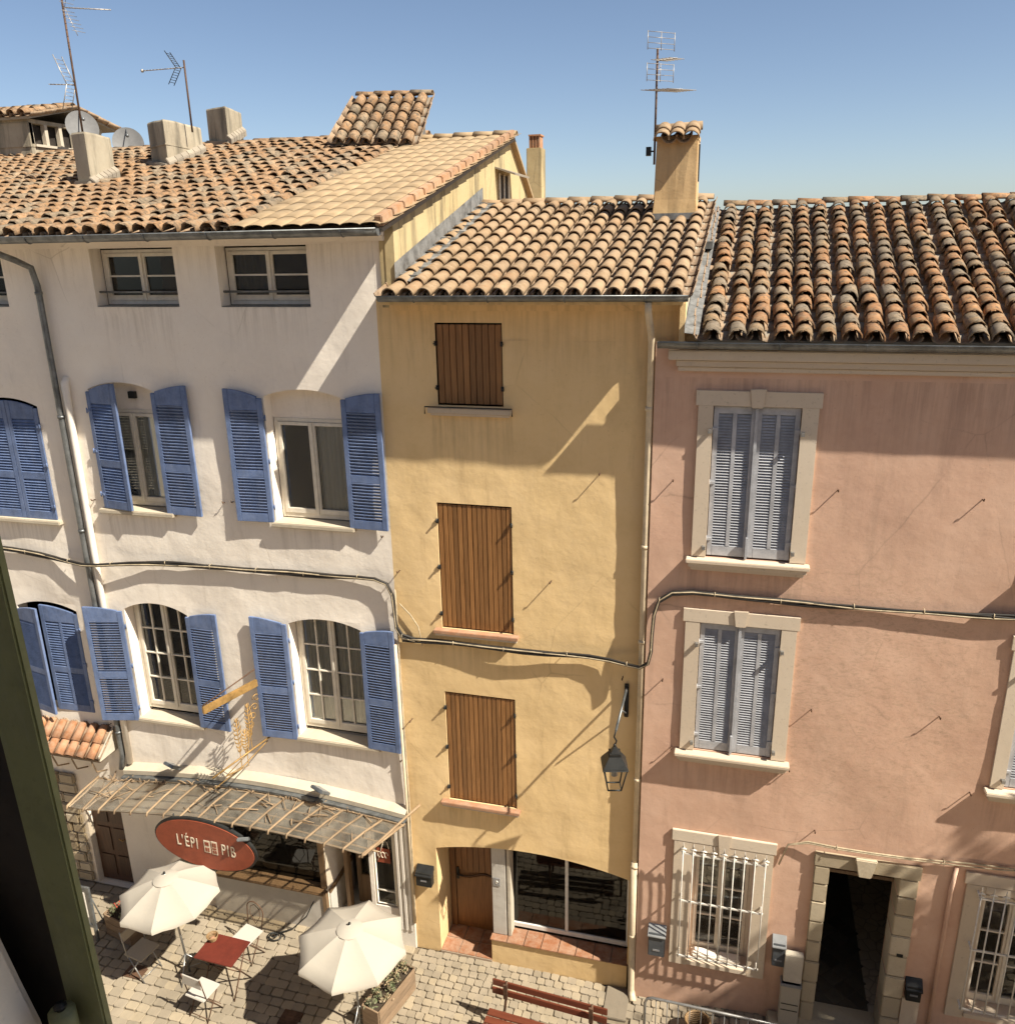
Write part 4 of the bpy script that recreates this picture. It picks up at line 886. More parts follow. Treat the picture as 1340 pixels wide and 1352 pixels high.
# left small tiled porch roof
pr = roof(wh, (-11.6, -.40, 3.08), (-9.95, -.40, 3.08), (-11.6, .0, 3.42), (-9.95, .0, 3.42), .20, .27, 'tileO', jit=.02, r=.088, keep=60, ridge=False, lab='small orange porch tiles')
MB().box(-11.6, -9.93, -.42, 0, 2.99, 3.03).build('porch_board', 'woodM', wh)
MB().add([(-9.93, -.44, 3.03), (-9.93, 0, 3.03), (-9.93, 0, 3.46), (-9.93, -.44, 3.12), (-9.90, -.44, 3.03), (-9.90, 0, 3.03), (-9.90, 0, 3.46), (-9.90, -.44, 3.12)], [(3,2,1,0), (4,5,6,7), (0,4,7,3), (3,7,6,2)]).build('porch_end', 'offwhite', wh)
for x in (-11.4, -11.0, -10.6, -10.2): MB().tube([(x, -.02, 2.55), (x+.05, -.3, 2.7), (x+.1, -.42, 2.98)], .014, 6).build('porch_strut', 'lath', wh)
# brown door at the left with panels
dr = MB().box(-10.86, -10.11, .12, .17, .03, 1.97).build('side_door', 'woodK', wh)
for x0, x1 in ((-10.80, -10.52), (-10.45, -10.17)):
    for z0, z1 in ((.15, .6), (.7, 1.2), (1.3, 1.85)): MB().box(x0, x1, .105, .119, z0, z1).build('door_panel', 'woodK', dr, bevel=.012)
MB().tube([(-10.22, .10, 1.0), (-10.22, .05, 1.0), (-10.30, .05, 1.03)], .012, 6).build('door_handle', 'gold', dr)
# rubble stones left of the door
for j in range(11):
    z = .05+j*.21
    xs_ = [-12.6]
    while xs_[-1] < -10.98: xs_.append(xs_[-1]+random.uniform(.2, .42))
    xs_[-1] = -10.92
    for a, c in zip(xs_, xs_[1:]):
        if c-a > .05: MB().box(a+.012, c-.012, -.05-random.uniform(0, .03), -.0, z+.008, z+.195).build('wall_stone', 'rubble', wh, bevel=.02)
# shop front
MB().box(-8.34, -6.20, -.14, .30, .80, .835).build('counter_board', 'woodM', wh, bevel=.006)
for k in range(3): MB().box(-8.32, -6.22, -.13+.14*k, -.008+.14*k, .836, .856).build('counter_plank', 'woodM', wh, bevel=.004)
MB().box(-8.36, -6.24, -.06, -.0, 0, .79).build('panel_wall', 'panel', wh, bevel=.006)
MB().box(-6.235, -6.165, -.08, .12, .0, .81).build('panel_post', 'woodM', wh)
MB().box(-6.27, -6.17, -.03, .12, .86, 2.46).build('shop_post', 'woodM', wh, bevel=.008)
MB().box(-5.98, -5.90, .28, .40, .0, 2.46).build('door_post', 'woodM', wh, bevel=.008)
MB().box(-6.17, -6.13, .02, .9, 0, .75).build('recess_panel', 'panel', wh); MB().box(-6.18, -6.12, .02, .9, .75, .82).build('recess_rail', 'woodM', wh)
MB().box(-8.3, -6.26, .20, .24, 2.36, 2.46).build('shop_lintel', 'woodM', wh)
MB().box(-8.31, -8.24, -.02, .12, .86, 2.46).build('shop_post', 'woodM', wh, bevel=.008)
MB().box(-8.6, -4.7, .3, 3.2, .05, .10).build('shop_floor', 'floor', wh)
sd = MB().box(-5.92, -5.84, .62, .68, .1, 2.3).box(-5.42, -5.36, .62, .68, .1, 2.3).box(-5.84, -5.42, .62, .68, .1, .7).box(-5.84, -5.42, .62, .68, 2.2, 2.3).build('glazed_door', 'woodM', wh, bevel=.005)
box('window_pane', 'glass', sd, -5.84, -5.42, .645, .652, .7, 2.2)
box('shop_pane', 'dglass', wh, -8.24, -6.27, .10, .108, .86, 2.38)
# arched side window with red lettering
aw = MB(); ap = arch_pts(-5.27, -4.92, 2.24, 2.36, 10)
aw.tube([(-5.265, .03, .76), (-5.265, .03, 2.24)]+[(x, .03, z) for x, z in ap[1:-1]]+[(-4.925, .03, 2.24), (-4.925, .03, .76)], .022, 6, closed=True)
aw.tube([(-5.265, .03, 1.02), (-4.925, .03, 1.02)], .016, 6)
awo = aw.build('arched_window', 'frame', wh); box('window_pane', 'glass', awo, -5.27, -4.92, .03, .036, .75, 2.36)
MB().box(-5.22, -4.99, .020, .024, 1.58, 1.86).build('red_window_print', 'red', awo)
cu = MB()
for k in range(3): cu.tube([(-5.17+.06*k+.03*math.cos(a), .012, 1.74+.055*math.sin(a)) for a in [j*.6 for j in range(9)]], .006, 5)
cu.tube([(-5.2, .012, 1.62), (-5.12, .012, 1.9), (-5.08, .012, 2.02), (-5.02, .012, 2.0), (-5.0, .012, 1.88)], .007, 5); cu.build('window_scroll_print', 'letter', awo)
MB().box(-5.24, -4.95, .10, .14, 1.25, 1.5).build('window_card', 'letter', awo)
# fluted pilaster
MB().box(-4.88, -4.605, -.035, 0, 0, 2.6).build('pilaster', 'wpipe', wh, bevel=.006)
for k in range(3): MB().box(-4.86+.088*k, -4.80+.088*k, -.055, -.0355, .35, 2.5).build('pilaster_flute', 'wpipe', wh, bevel=.01)
# chimneys
corner_chimney(wh, (-11.01, 2.55), (-10.66, 2.45), (-10.88, 3.36), 11.9, 13.03, 'chim')
corner_chimney(wh, (-10.79, 4.30), (-10.15, 3.88), (-10.32, 5.29), 12.3, 13.36, 'chim', joint=12.93)
corner_chimney(wh, (-10.95, 6.50), (-10.31, 6.19), (-10.62, 7.3), 12.8, 13.87, 'chim')
# roof hatch with its own tiles
E1, E2, R1, R2 = (-7.45, 5.05, 12.95), (-5.85, 5.05, 12.86), (-7.33, 6.0, 13.78), (-5.88, 6.0, 13.74)
hb = MB(); hb.add([(-7.30, 5.2, 12.5), (-5.98, 5.2, 12.5), (-5.98, 5.95, 12.5), (-7.3, 5.95, 12.5), (-7.3, 5.2, 12.98), (-5.98, 5.2, 12.90), (-5.98, 5.95, 13.62), (-7.3, 5.95, 13.64)], [(0,1,5,4), (1,2,6,5), (2,3,7,6), (3,0,4,7), (4,5,6,7)])
hat = hb.build('roof_hatch', 'lead', wh)
for k in range(6): y = 5.26+.12*k; MB().box(-5.985, -5.955, y, y+.03, 12.6, 12.93+.86*(y-5.2)).build('hatch_batten', 'alu', hat)
roof(wh, E1, E2, R1, R2, .255, .27, 'tileW', jit=.02, r=.112, keep=60, lab='tiles of the raised roof hatch')
# lantern house at the far left of the roof
lan = MB().box(-17.0, -15.05, 6.1, 8.4, 12.6, 13.30).box(-17.0, -15.05, 6.1, 8.4, 13.78, 13.86).box(-17, -15.2, 6.25, 8.25, 13.3, 13.78).build('roof_lantern', 'chim', wh)
MB().box(-16.9, -15.0, 6.2, 8.3, 13.31, 13.36).build('lantern_sill', 'offwhite', lan)
for k in range(6): y = 6.12+.43*k; MB().box(-15.14, -15.04, y, y+.09, 13.36, 13.78).build('lantern_post', 'offwhite', lan)
MB().box(-17.0, -15.04, 6.08, 6.2, 13.30, 13.78).build('lantern_front', 'chim', lan)
MB().box(-15.3, -15.19, 6.26, 8.2, 13.37, 13.77).build('lantern_louvre', 'dark', lan)
roof(wh, (-17.2, 5.95, 13.88), (-14.85, 5.95, 13.88), (-17.2, 7.3, 14.18), (-14.85, 7.3, 14.18), .25, .33, 'tileW', jit=.03, r=.108, keep=12, lab='tiles of the roof lantern')
roof(wh, (-14.85, 8.7, 13.88), (-17.2, 8.7, 13.88), (-14.85, 7.35, 14.18), (-17.2, 7.35, 14.18), .25, .33, 'tileW', jit=.03, r=.108, keep=12, ridge=False, lab='tiles of the roof lantern')
# back slopes so the roofs are solid from the side
for par, x0, x1, y, z, dz, mt in ((wh, WX0, -6.15, 6.5, 13.11, -1.6, 'tileW'), (crm, -6.25, -4.2, 5.75, 12.95, -1.6, 'tileB'), (yel, -4.34, -.56, 3.95, 11.70, -1.2, 'tileY'), (pink, -.6, PX1+1, 4.95, 11.60, -1.5, 'tileP')):
    yb = y+5.5 if par is not crm else y+2.4
    b = MB().add([(x0, y, z), (x1, y, z), (x1, yb, z+dz), (x0, yb, z+dz), (x0, y, z-.06), (x1, y, z-.06), (x1, yb, z+dz-.06), (x0, yb, z+dz-.06)], [(0,1,2,3), (7,6,5,4), (0,4,5,1), (1,5,6,2), (3,2,6,7), (0,3,7,4)])
    b.build('rear_roof', mt, par)
    MB().box(x0+.3, x1-.3, yb-.4, yb-.2, 0, z+dz-.05).build('rear_wall', 'yellow' if par is yel else 'white', par)
MB().add([(PX1, PY, 0), (PX1, 10.2, 0), (PX1, 10.2, 10), (PX1, 4.95, 11.5), (PX1, PY, 10.0)], [(0,1,2,3,4)]).build('side_wall', 'pink', pink)
MB().add([(WX0, 0, 0), (WX0, 11.8, 0), (WX0, 11.8, 11.4), (WX0, 6.5, 13.0), (WX0, 0, 11.3)], [(0,1,2,3,4)]).build('side_wall', 'white', wh)
# ================================================================ OPPOSITE HOUSE (the window the photo is taken from)
opp = empty('town_house', (0, -10.7, 0), 'grey plastered wall and olive shutter close at the lower left edge', 'house')
OX = [(-.62, 1.0, 10.1, 12.6, .3)]+[(x, x+1.1, z, z+1.9, .2) for x in (-8, -4.5, 3.5, 7) for z in (3.2, 6.6, 10.2)]
wl = wall('facade_wall', -16, 12, 0, 13.2, 0, OX, 'opp', opp, step=.6, amp=.01); wl.rotation_euler.z = math.pi; wl.location = (-1.5, -10.75, 0)
wl.rotation_euler.z = 0; wl.location = (0, -10.72, 0); wl.scale.y = -1
MB().box(-16, 12, -14.5, -14.3, 0, 13.1).box(-16, -15.8, -14.3, -11.05, 0, 13.2).box(11.8, 12, -14.3, -11.05, 0, 13.2).build('inner_wall', 'dark', opp)
roof(opp, (12, -10.25, 13.2), (-16, -10.25, 13.2), (12, -14.5, 14.3), (-16, -14.5, 14.3), .5, .8, 'tileW', jit=.02, keep=0, ridge=False)
for (x, z) in [(x, z) for x in (-8, -4.5, 3.5, 7) for z in (3.2, 6.6, 10.2)]:
    w = window(opp, x+.02, x+1.08, z+.02, z+1.88, -10.92, 1, 3, 'frame')
# plaster reveal bulging at the lower left, olive shutter leaf with its hinge
b = MB(); pr = [(-1.30, 10.60), (-1.03, 10.345), (-.995, 10.26), (-.972, 10.17), (-.952, 10.10), (-.940, 10.0), (-.93, 9.6), (-1.3, 9.5)]
b.prism([(x, z) for x, z in pr][::-1], -9.72, -10.7); rv = b.build('window_reveal', 'opp', opp, bevel=.02)
def slab(name, xl0, xl1, xr0, xr1, z0, z1, y0, y1, mt, par, bev=.006):
    return MB().prism([(xl0, z0), (xr0, z0), (xr1, z1), (xl1, z1)], y0, y1).build(name, mt, par, bevel=bev)
sl_ = slab('shutter', -.915, -.945, -.852, -.876, 9.7, 10.885, -9.71, -9.695, 'green', opp, .003)
slab('gap_shade_sheet', -1.6, -1.7, -.90, -.925, 9.6, 10.87, -9.69, -9.66, 'dark', sl_, .002)  # near-black sheet stands in for the shaded gap beside the leaf
MB().tube([(-.907, -9.735, 10.095), (-.909, -9.735, 10.15)], .019, 12).build('hinge_knuckle', 'green', sl_, bevel=.003)
MB().tube([(-.909, -9.735, 10.15), (-.91, -9.735, 10.160)], .010, 10).build('hinge_pin', 'iron', sl_, bevel=.003)
MB().bar((-.93, -9.725, 10.055), (-.862, -9.725, 10.05), .01, .03).build('hinge_strap', 'green', sl_, bevel=.003)

# ================================================================ GROUND
gm, t, b_ = mat('street_stone'); P_ = N(t, 'ShaderNodeNewGeometry').outputs['Position']
vo = N(t, 'ShaderNodeTexVoronoi', feature='DISTANCE_TO_EDGE'); vo.inputs['Scale'].default_value = 5.5; t.links.new(P_, vo.inputs['Vector'])
cc = ramp(t, noi(t, P_, 2.2, 6, .7), [(.3, (.42,.35,.26,1)), (.7, (.52,.44,.33,1))])
cc = mix(t, ramp(t, vo.outputs['Distance'], [(0, g3(.75)), (.07, g3(0))]), cc, (.25,.20,.14,1)); t.links.new(cc, b_.inputs['Base Color']); b_.inputs['Roughness'].default_value = .9
bump(t, b_, vo.outputs['Distance'], .3, .03)
M['street'] = gm
gxs = [-120, -40, -14, -1.2, 0, 1.2, 2.4, 3.6, 4.8, 10, 40, 120]
vs = []; fs = []
for x in gxs:
    for y in (-120, -10.7, -4.2, 3, 120): vs.append((x, y, gz(x)-.03))
for i in range(len(gxs)-1):
    for j in range(4): fs.append((i*5+j, (i+1)*5+j, (i+1)*5+j+1, i*5+j+1))
g = MB().add(vs, fs).build('ground', 'street', None, 'structure')
pave = MB()
for i in range(1): 
    xs2 = [-12, -1.2, 0, 1.2, 2.4, 3.6, 4.8, 9]
    for a, c in zip(xs2, xs2[1:]): pave.add([(a, -4.2, gz(a)-.018), (c, -4.2, gz(c)-.018), (c, .0, gz(c)-.018), (a, .0, gz(a)-.018)], [(0,1,2,3)])
M['joint'] = stone('cobble_joint', (.17,.135,.09,1), (.21,.165,.11,1), (.24,.19,.13,1), 9, .5)
pv = pave.build('pavement', 'joint', None, 'structure')
cobs = []
def cobble_mesh(sx, sy, seed):
    random.seed(seed); h = .035; bv = .012; vs = []
    j = lambda: random.uniform(-.009, .009)
    cn = [(-sx/2+j(), -sy/2+j()), (sx/2+j(), -sy/2+j()), (sx/2+j(), sy/2+j()), (-sx/2+j(), sy/2+j())]
    pts = []
    for i in range(4):
        a, c = cn[i], cn[(i+1) % 4]; pts.append((a[0]*.88, a[1]*.88)); 
        pts.append((a[0]+(c[0]-a[0])*.16, a[1]+(c[1]-a[1])*.16)); pts.append((a[0]+(c[0]-a[0])*.84, a[1]+(c[1]-a[1])*.84))
    k = len(pts)
    for z, s in ((-.03, 1), (h-.014, 1), (h-.004, .975), (h, .93)): vs += [(x*s, y*s, z-.018) for x, y in pts]
    vs.append((0, 0, h-.018)); fs = []
    for l in range(3): fs += [(l*k+i, l*k+(i+1) % k, (l+1)*k+(i+1) % k, (l+1)*k+i) for i in range(k)]
    fs += [(3*k+i, 3*k+(i+1) % k, 4*k) for i in range(k)]
    me = bpy.data.meshes.new('cobblestone'); me.from_pydata(vs, [], fs); me.materials.append(M['cob']); me.update(); return me
small = [cobble_mesh(.133, .125, i) for i in range(4)]; big = [cobble_mesh(.189, .154, 10+i) for i in range(4)]
random.seed(3)
y = -4.1; row = 0
while y < -.05:
    x = -4.5+random.uniform(-.05, .05)
    while x < 8.5:
        cobs.append((x, y+random.uniform(-.006, .006)+.015*math.sin(x*1.7+y), 0)); x += .137+random.uniform(-.006, .008)
    y += .130; row += 1
y = -4.1
while y < -.05:
    x = -11.8+random.uniform(0, .19)
    while x < -4.62: cobs.append((x, y+.02*math.sin(x*1.3)+random.uniform(-.008, .008), 1)); x += .196+random.uniform(-.012, .014)
    y += .160
def inview(x, y):
    v = Vector((x, y, 0))-CAM; d = v.dot(fwd); return d > 0 and abs(v.dot(r2)/d*1127.84) < 690 and -v.dot(u2)/d*1127.84 < 690
cobs = [c for c in cobs if not (-1.44 < c[0] < -1.04 and -.62 < c[1]) and not (.88 < c[0] < 2.95 and c[1] > -.5)]
cobs.sort(key=lambda c: (0 if inview(c[0], c[1]) else 1, (Vector((c[0], c[1], 0))-CAM).length))
jb = MB(); srcs = [[([v.co.copy() for v in m.vertices], [tuple(p.vertices) for p in m.polygons]) for m in L] for L in (small, big)]
for k, (x, y, kd) in enumerate(cobs):
    mi = random.randrange(4); rz = random.gauss(0, .03)+random.choice((0, math.pi)); mm = Matrix.Translation((x, y, gz(x)+random.uniform(-.004, .004))) @ Matrix.Rotation(rz, 4, 'Z') @ Matrix.Diagonal((random.uniform(.94, 1.05), random.uniform(.94, 1.05), 1, 1))
    if k < 300:
        o = bpy.data.objects.new('cobblestone', (small, big)[kd][mi]); COL.objects.link(o); o.parent = pv; o.matrix_basis = mm
    else:
        n = len(jb.v); V_, F_ = srcs[kd][mi]; jb.v += [tuple(mm @ v) for v in V_]; jb.f += [tuple(i+n for i in f) for f in F_]; jb.sm += [False]*len(F_)
jb.build('cobblestones', 'cob', pv, 'stuff', fix=False)
tag(MB().box(-1.42, -1.06, -.60, -.03, -.01, .035).build('stone_slab', 'slab', None, bevel=.008), 'flat grey stone slab at the foot of the cream drainpipe', 'slab')

# ================================================================ THINGS
def umbrella(x, y, zh, r, tilt, label):
    root = empty('parasol', (0, 0, 0), label, 'parasol', 'white cafe parasols')
    n = 8; seg = 5; cb = MB(); zr = .31
    cl = cb
    for k in range(n):
        a0 = 2*math.pi*(k+.5)/n-.3; a1 = 2*math.pi*(k+1.5)/n-.3; pv_ = MB(); vs = []
        for i in range(seg+1):
            f = i/seg; rr = r*f; z = -zr*f**1.25
            for j in range(5):
                g_ = j/4; p0 = Vector((math.cos(a0), math.sin(a0), 0)); p1 = Vector((math.cos(a1), math.sin(a1), 0)); p = p0.lerp(p1, g_)*rr
                sag = math.sin(math.pi*g_)*f; vs.append((p.x*(1-.03*sag), p.y*(1-.03*sag), zh+z-.028*sag))
        fs = [(i*5+j, i*5+j+1, (i+1)*5+j+1, (i+1)*5+j) for i in range(seg) for j in range(4)]
        n0 = len(vs); L = vs[seg*5:seg*5+5]; vs += [(p[0]*1.01, p[1]*1.01, p[2]-.07+.012*math.sin(j*2.2+k)) for j, p in enumerate(L)]
        fs += [(seg*5+j, seg*5+j+1, n0+j+1, n0+j) for j in range(4)]
        pv_.add(vs, fs, True); pv_.build('canopy_panel', 'canvas', root, fix=False)
        rb = MB().tube([(0, 0, zh-.03), (math.cos(a0)*r*.98, math.sin(a0)*r*.98, zh-zr-.015)], .006, 5); rb.build('rib', 'steel', root)
    vc = MB(); vs = [(0, 0, zh+.045)]+[(.19*math.cos(2*math.pi*k/16), .19*math.sin(2*math.pi*k/16), zh-.045) for k in range(16)]
    vc.add(vs, [(0, 1+k, 1+(k+1) % 16) for k in range(16)], True); vc.build('vent_cap', 'canvas', root, fix=False)
    MB().ball((0, 0, zh+.06), .022).build('finial', 'iron', root)
    pb = MB().tube([(0, 0, .04), (0, 0, zh+.04)], .017, 8); pb.build('pole', 'steel', root)
    for k in range(3):
        a = k*2.094+.5; MB().tube([(0, 0, .42), (.30*math.cos(a), .30*math.sin(a), .02)], .011, 6).tube([(0, 0, .14), (.22*math.cos(a), .22*math.sin(a), .13)], .007, 5).build('stand_leg', 'steel', root)
    root.location = (x, y, 0); root.rotation_euler = tilt; return root
umbrella(-4.90, -1.62, 1.96, .80, (R(3), R(1), 0), 'white parasol over the planter, the right of the two')
umbrella(-7.98, -1.40, 1.98, .775, (R(2), R(-3), .2), 'white parasol beside the red table, below the oval sign')

def chair(seat_z, w, label, back='loop', seatmt='cushion', fr='rust', group='cafe chairs'):
    root = empty('cafe_chair', (0, 0, 0), label, 'chair', group); h = w/2
    MB().box(-h, h, -h, h, seat_z-.02, seat_z+.012).build('seat', seatmt, root, bevel=.008)
    for sx in (-1, 1):
        MB().tube([(sx*h*.95, -h*.9, 0), (sx*h*.95, h*.5, seat_z-.03)], .011, 6).build('leg', fr, root)
        MB().tube([(sx*h*.95, h*.95, 0), (sx*h*.95, -h*.6, seat_z-.03)], .011, 6).build('leg', fr, root)
    for y in (-h*.8, h*.85): MB().tube([(-h*.95, y, .1), (h*.95, y, .1)], .007, 5).build('stretcher', fr, root)
    if back == 'loop':
        MB().tube([(-h*.8, h, seat_z)]+[(math.cos(a)*h*.95, h+.05, seat_z+.30+.17*math.sin(a)) for a in [math.pi-math.pi*i/10 for i in range(11)]]+[(h*.8, h, seat_z)], .01, 6).build('backrest', fr, root)
        b = MB()
        for s in (-1, 1): b.tube([(0, h+.03, seat_z+.05), (s*.11, h+.04, seat_z+.22), (s*.09, h+.05, seat_z+.36), (0, h+.05, seat_z+.42)], .006, 5)
        b.build('back_scroll', fr, root)
    else:
        MB().box(-h, h, h*.9, h*.9+.02, seat_z+.22, seat_z+.40).build('backrest', seatmt, root, bevel=.006)
        for sx in (-1, 1): MB().tube([(sx*h*.97, h*.6, seat_z-.05), (sx*h*.97, h+.01, seat_z+.42)], .01, 6).build('back_post', fr, root)
    return root
c1 = chair(.45, .36, 'small white folding chair standing in front of the red table', 'slat'); c1.location = (-7.30, -1.98, 0); c1.rotation_euler.z = R(172)
c2 = chair(.45, .36, 'white cushioned chair with round wire back between red table and counter', 'loop'); c2.location = (-7.22, -.86, 0); c2.rotation_euler.z = R(-12)
c3 = chair(.46, .38, 'beige folding chair standing in the shade beside the planter box', 'slat', 'gcloth', 'steel'); c3.location = (-8.70, -1.55, 0); c3.rotation_euler.z = R(80)
for k, (x, y, r) in enumerate(((-7.55, .9, 30), (-6.95, 1.1, 200))):
    c = chair(.45, .40, ('dark bucket chair inside the shop near the counter' if k == 0 else 'pale grey chair inside the shop by the post'), 'slat', 'iron' if k == 0 else 'cushion', 'iron', 'chairs inside the shop'); c.location = (x, y, .1); c.rotation_euler.z = R(r)
tb = empty('cafe_table', (0, 0, 0), 'square red folding table between the two parasols', 'table')
MB().box(-.34, .34, -.26, .26, .715, .735).build('tabletop', 'redt', tb, bevel=.006)
for sx in (-1, 1):
    MB().tube([(sx*.28, -.24, 0), (sx*.28, .20, .71)], .012, 6).build('leg', 'rust', tb); MB().tube([(sx*.28, .24, 0), (sx*.28, -.20, .71)], .012, 6).build('leg', 'rust', tb)
MB().tube([(-.28, 0, .36), (.28, 0, .36)], .009, 6).build('stretcher', 'rust', tb)
tb.location = (-7.25, -1.47, 0); tb.rotation_euler.z = R(-2)
bk = empty('basket', (-7.52, -1.12, .735), 'small woven bread basket on the corner of the red table', 'basket')
bb = MB()
for k in range(5): bb.tube([(-7.50+(.055+.008*k)*math.cos(a), -1.34+(.055+.008*k)*math.sin(a), .745+.02*k) for a in [2*math.pi*i/14 for i in range(14)]], .009, 5, closed=True)
bb.build('weave', 'wick', bk); MB().ball((-7.50, -1.34, .765), .05, 8, .5).build('bread', 'tileO', bk)
# bench
be = empty('bench', (0, 0, 0), 'red brown slatted bench with cast iron ends on the cobbles', 'bench')
for k in range(3): MB().box(-.86, .86, -.12-.135*k-.055, -.12-.135*k+.06, .435, .465).build('seat_slat', 'woodT', be, bevel=.006)
for z in (.66, .79): MB().box(-.86, .86, .03+(z-.45)*.18, .06+(z-.45)*.18, z-.055, z+.055).build('back_slat', 'woodT', be, bevel=.006)
for sx in (-.64, .64):
    MB().tube([(sx, -.42, 0), (sx, -.40, .42), (sx, -.02, .43), (sx, .0, 0)], .022, 6).tube([(sx, -.02, .42), (sx, .075, .62), (sx, .105, .85)], .02, 6).build('bench_frame', 'rust', be)
    MB().box(sx-.03, sx+.03, .02, .05, .6, .86).build('bracket', 'rust', be)
be.location = (-2.12, -1.24, 0); be.rotation_euler.z = R(-4)
# planters
def planter(x, y, L, W, H, rz, label, kind):
    root = empty('planter', (0, 0, 0), label, 'planter', 'wooden planters')
    for sx in (-1, 1): MB().box(sx*L/2-.012, sx*L/2+.012, -W/2, W/2, .02, H).build('end_board', 'planter', root, bevel=.004)
    for k in range(3):
        for sy in (-1, 1): MB().box(-L/2+.013, L/2-.013, sy*W/2-.012, sy*W/2+.012, .03+k*(H-.03)/3, .024+(k+1)*(H-.03)/3).build('side_board', 'planter', root, bevel=.004)
    MB().box(-L/2+.012, L/2-.012, -W/2+.012, W/2-.012, .05, H-.06).build('soil', 'soil', root)
    for k in range(26 if kind else 16):
        px = random.uniform(-L/2+.05, L/2-.05); py = random.uniform(-W/2+.05, W/2-.05); hgt = random.uniform(.08, .26); b = MB(); s = MB()
        s.tube([(px, py, H-.07), (px+random.uniform(-.04, .04), py+random.uniform(-.04, .04), H-.07+hgt)], .004, 4)
        for q in range(22):
            c = Vector((px, py, H-.06+hgt*random.uniform(.25, 1.05)))+Vector([random.gauss(0, .03) for _ in range(3)])
            d1 = Vector([random.gauss(0, 1) for _ in range(3)]).normalized()*random.uniform(.016, .032); d2 = d1.orthogonal().normalized()*.012
            b.add([c-d1, c+d2, c+d1, c-d2], [(0,1,2,3)])
        pn = b.build('plant', random.choice(('leaf', 'leaf', 'dry')) if kind else 'leaf', root, fix=False); s.build('stem', 'dry', pn)
        if not kind and k % 4 == 0: 
            f = MB()
            for q in range(5): f.ball((px+random.gauss(0, .03), py+random.gauss(0, .03), H+hgt-.05), .014, 6)
            f.build('flower', 'flower', pn)
    root.location = (x, y, 0); root.rotation_euler.z = rz; return root
planter(-4.58, -1.22, .92, .30, .44, R(76), 'long wooden planter of dry plants under the right parasol', 1)
planter(-9.50, -.90, .62, .42, .46, R(-12), 'square wooden planter with red flowers near the brown door', 0)
# menu board
mb = empty('menu_board', (-10.05, -1.15, 0), 'grey framed menu stand with white sheet left of the planter', 'sign')
MB().box(-10.28, -10.23, -1.22, -1.18, 0, 1.12).box(-9.93, -9.88, -1.22, -1.18, 0, 1.12).box(-10.23, -9.93, -1.22, -1.18, 1.06, 1.12).box(-10.23, -9.93, -1.22, -1.18, .30, .36).build('frame', 'zinc', mb)
MB().box(-10.23, -9.93, -1.205, -1.195, .36, 1.06).build('board', 'boxl', mb); MB().box(-10.19, -9.99, -1.214, -1.2055, .5, 1.0).build('sheet', 'wpipe', mb)
MB().tube([(-10.25, -1.2, 1.0), (-10.25, -.95, 0)], .012, 6).tube([(-9.9, -1.2, 1.0), (-9.9, -.95, 0)], .012, 6).build('rear_leg', 'zinc', mb)
# oval sign
sg = empty('oval_sign', (-7.68, -.93, 2.28), 'oval red cafe sign with dark frame and cream letters under the glass canopy', 'sign')
SR = Matrix.Rotation(R(3.5), 3, 'Y') @ Matrix.Rotation(R(4), 3, 'X')
def ell(a, c, y0, y1, n=48):
    b = MB(); b.prism([(a*math.cos(2*math.pi*i/n), c*math.sin(2*math.pi*i/n)) for i in range(n)], y0, y1); b.v = [tuple(SR @ Vector(v)+Vector((-7.68, -.97, 2.21))) for v in b.v]; return b
ell(.91, .492, .0, .06).build('frame', 'iron', sg, bevel=.01); ell(.875, .460, -.012, -.001).build('board', 'red', sg)
def text(s, x, z, size, sxk, name='lettering', mt='letter'):
    cu = bpy.data.curves.new(name, 'FONT'); cu.body = s; cu.size = size; cu.space_character = 1.25; cu.extrude = .002; cu.align_x = 'CENTER'; cu.align_y = 'CENTER'
    to = bpy.data.objects.new('t', cu); COL.objects.link(to); dg = bpy.context.evaluated_depsgraph_get(); me = bpy.data.meshes.new_from_object(to.evaluated_get(dg)); bpy.data.objects.remove(to)
    for v in me.vertices: q = Vector((v.co.x*sxk+x, -.017-v.co.z, v.co.y+z)); v.co = SR @ q+Vector((-7.68, -.97, 2.21))
    me.materials.clear(); me.materials.append(M[mt]); return link(name, me, sg)
text("L'ÉPI", -.30, .0, .31, .52); text('PIB', .43, .0, .31, .52)
def quad(name, x0, x1, z0, z1, y, mt): 
    b = MB().box(x0, x1, y, y+.004, z0, z1); b.v = [tuple(SR @ Vector(v)+Vector((-7.68, -.97, 2.21))) for v in b.v]; return b.build(name, mt, sg)
quad('emblem', .0, .11, -.12, .12, -.018, 'letter'); quad('emblem', .135, .235, -.13, .13, -.018, 'letter')
for a, c, e, f in ((.02, .09, .02, .09), (.02, .05, -.1, -.02), (.062, .09, -.1, -.02), (.15, .18, .02, .10), (.19, .22, .02, .10), (.15, .22, -.03, .0), (.15, .18, -.11, -.05), (.19, .22, -.11, -.05)): quad('emblem_cutout', a, c, e, f, -.0215, 'red')
for x, z in ((-8.2, 2.58), (-7.15, 2.58)): MB().tube([(x, -.94, z-.1), (x, -.93, z+.1)], .01, 6).build('hanger', 'iron', sg)
